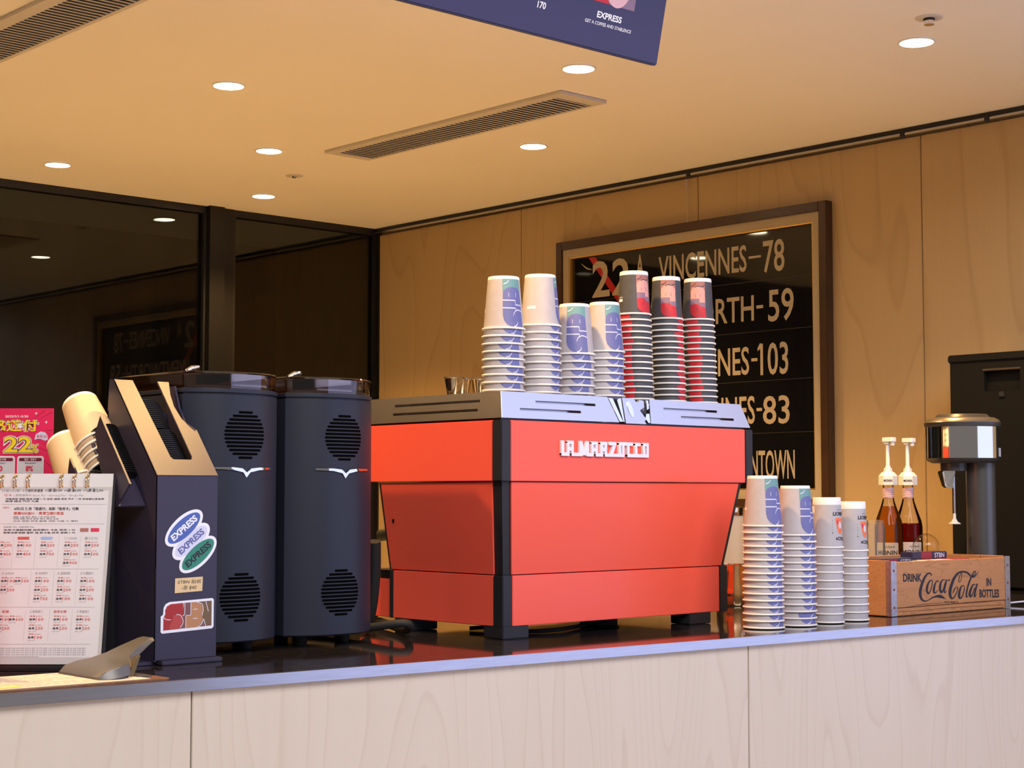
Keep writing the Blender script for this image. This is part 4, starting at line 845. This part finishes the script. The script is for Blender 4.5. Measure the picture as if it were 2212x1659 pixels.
# ------------------------------------------------------------------ wooden bottle crate
KW, KD, KH = .526, .30, .1365
t = cr = thing('wooden_crate', 'old wooden drinks crate with black script lettering and metal corner straps', 'crate', (3.444, 2.388, CT), rz=-math.radians(1.0))
CWD = M('crate_wood')
def cb(name, *a, m=CWD, p=None, bev=.0015): return obj(name, B(*a), m, p or t, bev=bev, world=False)
fb = cb('plank', .012, KW-.012, 0, .013, .0205, KH-.004); cb('plank', .004, KW-.012, .001, .013, .0005, .0190)
cb('plank', .012, KW-.012, KD-.013, KD, .0205, KH-.004); cb('plank', .012, KW-.012, KD-.013, KD, .0005, .0190)
for x in (0, KW-.018):
    cb('end_board', x, x+.018, .0135, .075, .001, KH); cb('end_board', x, x+.018, .076, KD-.0135, .012, KH); cb('plank', x+.001, x+.017, .076, KD-.0135, .0005, .0115)
cb('bottom_board', .018, KW-.018, .0135, KD-.0135, .002, .010)
hh = MB(); hh.prism(rrect(.105,.190,.048,.068,.009,4), lambda u,v,w: (w,u,v), -.0004, .001); obj('handle_slot', hh, M('frame_black'), t, world=False)
for x0, x1 in ((-.001, .0225), (KW-.0225, KW+.001)):
    s_ = cb('corner_strap', x0, x1, -.0015, -.0002, .0008, KH-.001, m=M('galvanised'), bev=.0006)
    for z in (.022, .066, .112): obj('rivet', MB().lathe([(0,.0020),(.0022,.0016),(.0034,0)], 12, ((x0+x1)/2, -.0015, z), cap=False, M=Matrix.Rotation(PI/2, 4, 'X')), M('rust'), s_, 40, world=False)
    cb('corner_strap', x0 if x0 < .1 else KW+.0002, -.0002 if x0 < .1 else KW+.001, -.0015, .012, .0008, KH-.001, m=M('galvanised'), bev=.0003)
def kf(X, Y, w=0):        # drawing units of the lettering -> crate front
    s_ = (X+35)/2239; u = s_*4.06/(s_*4.06+(1-s_)*4.40); top = 15-.038*(X+35); bot = 1090-.084*(X+35); v = (bot-Y)/(bot-top)
    return (u*KW, -.0006-w, v*KH)
mb = MB()
for s_ in ([(735,300,10),(715,262,24),(680,255,30),(640,280,34),(590,360,42),(545,470,48),(515,590,52),(515,680,48),(545,755,38),(600,785,24),(660,768,16),(740,720,24),(820,695,40),(880,695,60),(930,712,40),(990,745,5)],
    [(745,390,14),(700,400,24),(655,480,38),(640,580,40),(665,640,30),(700,600,18),(735,500,16),(745,430,14),(740,390,8)],
    [(860,425,18),(840,395,14),(805,440,24),(775,540,38),(775,620,34),(810,620,18),(850,570,8)],
    [(980,380,14),(930,390,22),(895,470,38),(890,570,42),(915,620,34),(950,560,18),(985,440,16)],[(1012,375,26),(990,480,30),(967,580,30),(977,625,22),(1012,590,8)],
    [(1030,398,12),(1078,380,28)],
    [(1470,310,30),(1420,255,32),(1370,235,34),(1300,230,32),(1230,260,38),(1160,350,46),(1105,480,52),(1075,600,54),(1080,690,46),(1110,735,32),(1160,700,20),(1205,610,16),(1220,530,16),(1190,520,12),(1150,580,22),(1130,640,8)],
    [(1300,240,10),(1255,330,14),(1245,420,12),(1280,400,10),(1305,300,10),(1300,240,8)],
    [(1340,490,14),(1290,510,26),(1255,600,40),(1245,700,40),(1275,730,28),(1320,660,18),(1345,560,16),(1350,500,10)],
    [(1420,690,8),(1385,705,24),(1385,640,28),(1410,520,30),(1460,380,30),(1510,270,22),(1550,215,14),(1562,255,14),(1500,330,24)],[(1490,335,18),(1540,320,26),(1580,280,16),(1628,215,4)],
    [(1560,470,14),(1510,480,24),(1470,560,38),(1445,650,42),(1465,700,32),(1500,650,18),(1545,530,16)],[(1592,455,28),(1562,560,30),(1537,660,30),(1540,705,20),(1580,640,6)]):
    stroke(mb, s_, lambda u,v,w: kf(u,v,w), n=7, smooth=len(s_) > 2)
for s_, a, b, c, d in (('DRINK',195,545,262,415),('IN',1765,1855,352,498),('BOTTLES',1630,2000,562,718),('TRADE MARK ®',960,1225,785,822)):
    put_text(mb, s_, lambda u,v,w: kf(u, c+d-v), a, b, c, d, bold=.03 if len(s_) < 9 else .01)
obj('painted_lettering', mb, M('ink_navy'), fb, world=False)
mb = MB(); stroke(mb, [(95,985,6),(600,955,5),(1100,905,7),(1500,880,5),(2090,850,6)], lambda u,v,w: kf(u,v,.0001)); stroke(mb, [(270,900,2),(520,850,10),(800,825,8),(1000,810,3)], lambda u,v,w: kf(u,v,.0001)); stroke(mb, [(1320,810,4),(1700,790,6),(1850,770,5),(1900,735,2)], lambda u,v,w: kf(u,v,.0001))
obj('board_crack', mb, M('rust'), fb, world=False)
# contents of the crate: an inner box and sleeve packets on it
pbx = thing('packet_box', 'navy cardboard tray inside the wooden crate', 'box', (3.70, 2.54, CT+.0102))
obj('tray', MB().box(3.47, 3.935, 2.415, 2.66, CT+.0105, CT+.118), M('packet_navy'), pbx, bev=.002)
for i, (x, y, z, rz, ln, m_, mk, lb) in enumerate([(3.555,2.46,.119,-.03,.17,'packet_navy','packet_white','navy sleeve packet at left end of the crate'), (3.60,2.50,.126,.04,.16,'packet_navy','packet_red','navy sleeve packet second from the left in the crate'), (3.68,2.45,.119,-.05,.11,'packet_white','packet_navy','short white sleeve packet in the middle of the crate'),
        (3.76,2.47,.119,.03,.12,'packet_white','packet_red','pale sleeve packet right of the middle in the crate'), (3.80,2.53,.1285,-.06,.15,'packet_navy','packet_red','navy and red sleeve packet raised at right of the crate'), (3.87,2.49,.119,.02,.12,'packet_red','packet_navy','dark red sleeve packet at right end of the crate')]):
    p = thing('sleeve_packet', lb, 'packet', (x, y, CT+z), 'sleeve packets in the crate', rz)
    h_ = .019 if i == 4 else .0095
    obj('packet_body', make_mesh('packet_body', MB().box(-ln/2, ln/2, -.02, .02, 0, h_), M(m_), bev=.002), None, p, world=False)
    mb = MB(); mb.box(-ln*.25, ln*.05, -.0206, .0206, .001, h_-.001); obj('packet_band', mb, M(mk), p, world=False)
    mb = MB(); put_text(mb, 'STBN', lambda u,v,w: (u, -.0212, v), ln*.12, ln*.40, .003, h_-.003, bold=.02); obj('packet_word', mb, M('packet_white') if m_ != 'packet_white' else M('print_ink'), p, world=False)
# clear dome lid standing behind the packets
t = thing('dome_lid', 'clear plastic dome lid standing behind the crate packets', 'cup lid', (3.915, 2.60, CT+.1185))
Mr = Matrix.Rotation(math.radians(75), 4, Vector((.35,-.94,0)))
obj('dome', MB().lathe([(.034*math.cos(a*PI/14), .030*math.sin(a*PI/14)) for a in range(7)], 32, (3.915,2.60,CT+.156), cap=False, M=Mr), M('film_clear'), t, 50)
obj('dome_rim', MB().lathe([(.034,-.002),(.037,-.002),(.037,.001),(.034,.001),(.034,-.002)], 32, (3.915,2.60,CT+.156), cap=False, M=Mr), M('film_clear'), t, 50)

# ------------------------------------------------------------------ syrup bottles with pumps
def bottle(x, y, label, syrup, fill, lab, word, wordx, dz=0):
    t = thing('syrup_bottle', label, 'bottle', (x, y, CT), 'syrup bottles with white pumps'); c = (x, y, CT+.0003)
    R = .0435
    prof = [(0,.0),(R-.004,.0),(R,.006),(R,.195),(R-.003,.215),(.026,.255),(.0185,.278),(.0165,.300),(.0165,.328),(.0175,.330)]
    obj('glass', MB().lathe(prof, 40, c, cap=False), M('bottle_glass'), t, 50)
    pr_ = [(0,.003),(R-.005,.003),(R-.0025,.008),(R-.0025,.195),(R-.0055,.214),(.0240,.254),(.0175,.277)]
    q = [p for p in pr_ if p[1] < fill]; r_ = pr_[len(q)-1]; nx = pr_[min(len(q), len(pr_)-1)]; k = (fill-r_[1])/max(1e-6, nx[1]-r_[1])
    q.append((r_[0]+(nx[0]-r_[0])*k, fill)); q.append((0, fill)); obj('syrup', MB().lathe(q, 40, c, cap=False), M(syrup), t, 50)
    a0 = math.atan2(-y, -x)     # towards the room entrance
    def bw(u, v, w): a = a0+u/R; return (x+(R+.0006+w)*math.cos(a), y+(R+.0006+w)*math.sin(a), CT+v)
    mb = MB(); put_patch(mb, rrect(wordx-.036, wordx+.036, .085, .150, .004, 4), bw, step=.008); lb_ = obj('paper_label', mb, M(lab), t)
    mb = MB(); put_text(mb, word, lambda u,v,w: bw(u,v,.0004), wordx-.030, wordx+.032, .112, .126, bold=.02); put_text(mb, 'Le Sirop de', lambda u,v,w: bw(u,v,.0004), wordx-.008, wordx+.022, .132, .141, shear=.3); obj('label_word', mb, M('print_ink'), lb_)
    def nw(u, v, w): a = a0+u/.0175; return (x+(.0176+w)*math.cos(a), y+(.0176+w)*math.sin(a), CT+v)
    mb = MB(); put_patch(mb, [(-.030,.284),(.030,.288),(.030,.322),(-.030,.318)], nw, step=.006); nk = obj('neck_label', mb, M('neck_pink'), t)
    mb = MB()
    for kk in range(4): stroke(mb, [(-.026,.290+kk*.007,.002),(0,.293+kk*.007,.002),(.026,.296+kk*.007,.002)], lambda u,v,w: nw(u,v,.0004), smooth=False)
    obj('neck_stripes', mb, M('packet_white'), nk)
    # pump
    pz = CT+.328; an = math.atan2(-y, -x)
    hexo = lambda r, z: [(x+r*math.cos(an+PI/6+k*PI/3), y+r*math.sin(an+PI/6+k*PI/3), pz+z) for k in range(6)]
    cap = obj('pump_collar', MB().ring([hexo(.0290,.0),hexo(.0290,.028),hexo(.0185,.040),hexo(.0135,.041),hexo(.0125,.052),hexo(.0085,.053),hexo(.0075,.060)]), M('pump_white'), t)
    mb = MB()
    def hw_(u, v, w): fx = (-x/math.hypot(x,y), -y/math.hypot(x,y)); d = .0258+w; return (x+fx[0]*d-fx[1]*u, y+fx[1]*d+fx[0]*u, pz+v)
    put_text(mb, word, lambda u,v,w: hw_(u,v,.0004), -.013, .013, .010, .0175, bold=.03); obj('collar_word', mb, M('print_ink'), cap)
    obj('pump_stem', MB().lathe([(.0070,.058),(.0062,.062),(.0055,.128),(.0055,.132)], 16, (x,y,pz), cap=False), M('pump_white'), t, 50)
    hd = MB(); fx, fy = math.cos(an+.9), math.sin(an+.9)
    def hp(u, v, w): return (x+fx*u-fy*v, y+fy*u+fx*v, pz+w)
    hd.prism(rrect(-.014,.026,-.0125,.0125,.005,3), hp, .134, .148); hd.prism(rrect(-.010,.010,-.009,.009,.004,3), hp, .127, .134); hd.prism(rrect(.014,.024,-.006,.006,.003,3), hp, .122, .134)
    obj('pump_head', hd, M('pump_white'), t, bev=.0012)
bottle(4.372, 3.036, 'amber syrup bottle with white pump, left of the pair', 'syrup_amber', .262, 'label_cream', 'MONIN', -.006)
bottle(4.470, 3.030, 'dark red syrup bottle with white pump, right of the pair', 'syrup_red', .208, 'label_paper', 'MONIN', .010)
t = thing('glass_jar', 'clear glass tumbler standing in front of amber syrup bottle', 'glass', (4.215, 2.975, CT)); c = (4.215, 2.975, CT+.0003)
obj('glass_wall', MB().lathe([(0,.0),(.030,.0),(.031,.004),(.026,.10),(.026,.112),(.024,.112),(.0245,.10),(.029,.006),(0,.006)], 32, c, cap=False), M('glass_clear'), t, 50)
t = thing('glass_jar', 'upturned clear glass tumbler stacked on another glass', 'glass', (4.215, 2.975, CT+.113)); c = (4.215, 2.975, CT+.1127)
obj('glass_wall', MB().lathe([(.024,.0),(.026,.0),(.028,.004),(.0285,.085),(.024,.108),(0,.110),(0,.102),(.022,.100),(.026,.084),(.0255,.004),(.024,0)], 32, c, cap=False), M('glass_clear'), t, 50)

# ------------------------------------------------------------------ drink mixer
mx_, my_ = 4.07, 2.577
t = thing('drink_mixer', 'chrome and grey drink mixer standing behind the wooden crate', 'drink mixer', (mx_+.03, my_+.0, CT))
dx_ = Vector((.85,-.53,0)); dy_ = Vector((.53,.85,0))
def so(a, b, z, n=48, sh=0): 
    P = []
    for k in range(n):
        q = 2*PI*k/n; c_, s_ = math.cos(q), math.sin(q); u = a*math.copysign(abs(c_)**.8, c_)+sh; v = b*math.copysign(abs(s_)**.8, s_); p = Vector((mx_,my_,0))+dx_*u+dy_*v; P.append((p.x,p.y,z))
    return P
obj('motor_band', MB().ring([so(.098,.088,1.499), so(.098,.088,1.586)]), M('chrome'), t, 40)
obj('motor_top', MB().ring([so(.099,.089,1.5862), so(.101,.091,1.590), so(.101,.091,1.598)]), M('mixer_grey'), t, 40)
obj('motor_dome', MB().ring([so(.101,.091,1.5982), so(.096,.087,1.606), so(.084,.076,1.612), so(.075,.068,1.6125)]), M('mixer_bronze'), t, 40)
obj('top_cap', MB().ring([so(.074,.067,1.6127), so(.066,.060,1.621), so(.064,.058,1.622)]), M('mixer_grey'), t, 40)
obj('motor_skirt', MB().ring([so(.080,.075,1.486), so(.094,.085,1.492), so(.0985,.0885,1.4988)]), M('mixer_grey'), t, 40)
def mp(u, v, z): p = Vector((mx_,my_,0))+dx_*u+dy_*v; return (p.x, p.y, z)
obj('spindle_housing', MB().ring([[mp(.5*0-.028+.036*math.cos(k*PI/12), .036*math.sin(k*PI/12), z) for k in range(24)] for z in (1.464, 1.4858)]), M('mixer_grey'), t, 40)
obj('column', MB().lathe([(.040,.012),(.040,.386)], 40, mp(.052,0,CT), cap=False), mat('mixer_column', (.10,.10,.098), .28, .4), t, 40)
obj('base_plate', MB().ring([so(.086,.075,CT+.0003), so(.086,.075,CT+.010), so(.080,.07,CT+.0125)]), M('mixer_grey'), t, 40)
obj('spindle_rod', MB().tube([mp(-.028,0,1.465), mp(-.028,0,1.340)], .0035, 10), M('chrome'), t, 50)
obj('agitator_disc', MB().lathe([(.004,.030),(.0045,.016),(.009,.007),(.016,.003),(.017,.001),(.016,0),(0,0)], 24, mp(-.028,0,1.316), cap=False), M('rod_white'), t, 50)
obj('cup_guide', MB().hexa([mp(-.058,-.012,1.418), mp(-.036,-.012,1.414), mp(-.036,.012,1.414), mp(-.058,.012,1.418)], [mp(-.070,-.018,1.464), mp(-.030,-.018,1.464), mp(-.030,.018,1.464), mp(-.070,.018,1.464)]), M('chrome'), t, bev=.003)
obj('cup_rest', MB().box(-.006,.006,-.010,.010,-.03,.03), M('mixer_grey'), t, world=False).location = (.052-.03+.0-.018, -.02, 1.43-CT)
def sw(u, v, w):  # side label on the chrome band
    k = 2*PI*(u); P = so(.0988,.0888,v,96); return P[int(u) % 96]
mb = MB(); ids = list(range(84, 93)); lo = so(.0992,.0892,1.503,96); hi = so(.0992,.0892,1.527,96)
mb.add([lo[i] for i in ids]+[hi[i] for i in ids], [(i, i+1, len(ids)+i+1, len(ids)+i) for i in range(len(ids)-1)]); obj('rating_label', mb, M('label_paper'), t)

# ------------------------------------------------------------------ black cabinet against the wall, at the right edge
t = thing('black_cabinet', 'tall matte black cabinet with recessed handle at right edge', 'cabinet', (4.82, 2.6, CT))
kx, ky0, ky1, kz1 = 4.66, 2.10, 2.992, 1.846
bd = MB(); put_plate(bd, [(ky0,CT+.01),(ky1,CT+.01),(ky1,kz1-.026),(ky0,kz1-.026)], lambda u,v,w: (w,u,v), [rrect(2.742,2.868,1.722,1.792,.006,3)], kx, kx+.02); fr_ = obj('door', bd, mat('cabinet_black', (.006,.006,.006), .55, spec=.2), t)
obj('carcass', B(kx+.021, 4.985, ky0, ky1, CT+.0005, kz1-.027), M('cabinet_black') if 'cabinet_black' in _M else None, t)
obj('top_cap', B(kx-.006, 4.985, ky0-.004, ky1+.006, kz1-.0255, kz1), mat('cabinet_black', (0,0,0)), t, bev=.004)
obj('handle_lip', B(kx-.004, kx+.012, 2.738, 2.872, 1.789, 1.796), mat('handle_bronze', (.10,.075,.055), .35, .5), fr_, bev=.0015)
obj('latch', B(kx-.006, kx+.004, 2.795, 2.815, 1.704, 1.722), M('black_powder'), fr_, bev=.002)
tag(obj('cable', MB().tube(spline([(4.10,2.30,CT+.006),(4.20,2.26,CT+.03),(4.28,2.30,CT+.055),(4.40,2.34,CT+.02),(4.55,2.30,CT+.006)],6), .003, 8), M('steel'), None, 60), 'thin grey cable on the counter right of the wooden crate', 'cable')
tag(obj('cable', MB().tube(spline([(4.02,2.44,CT+.004),(4.14,2.38,CT+.012),(4.30,2.36,CT+.006),(4.55,2.42,CT+.004)],6), .0025, 8), M('packet_white'), None, 60), 'thin white cable on the counter right of the wooden crate', 'cable')
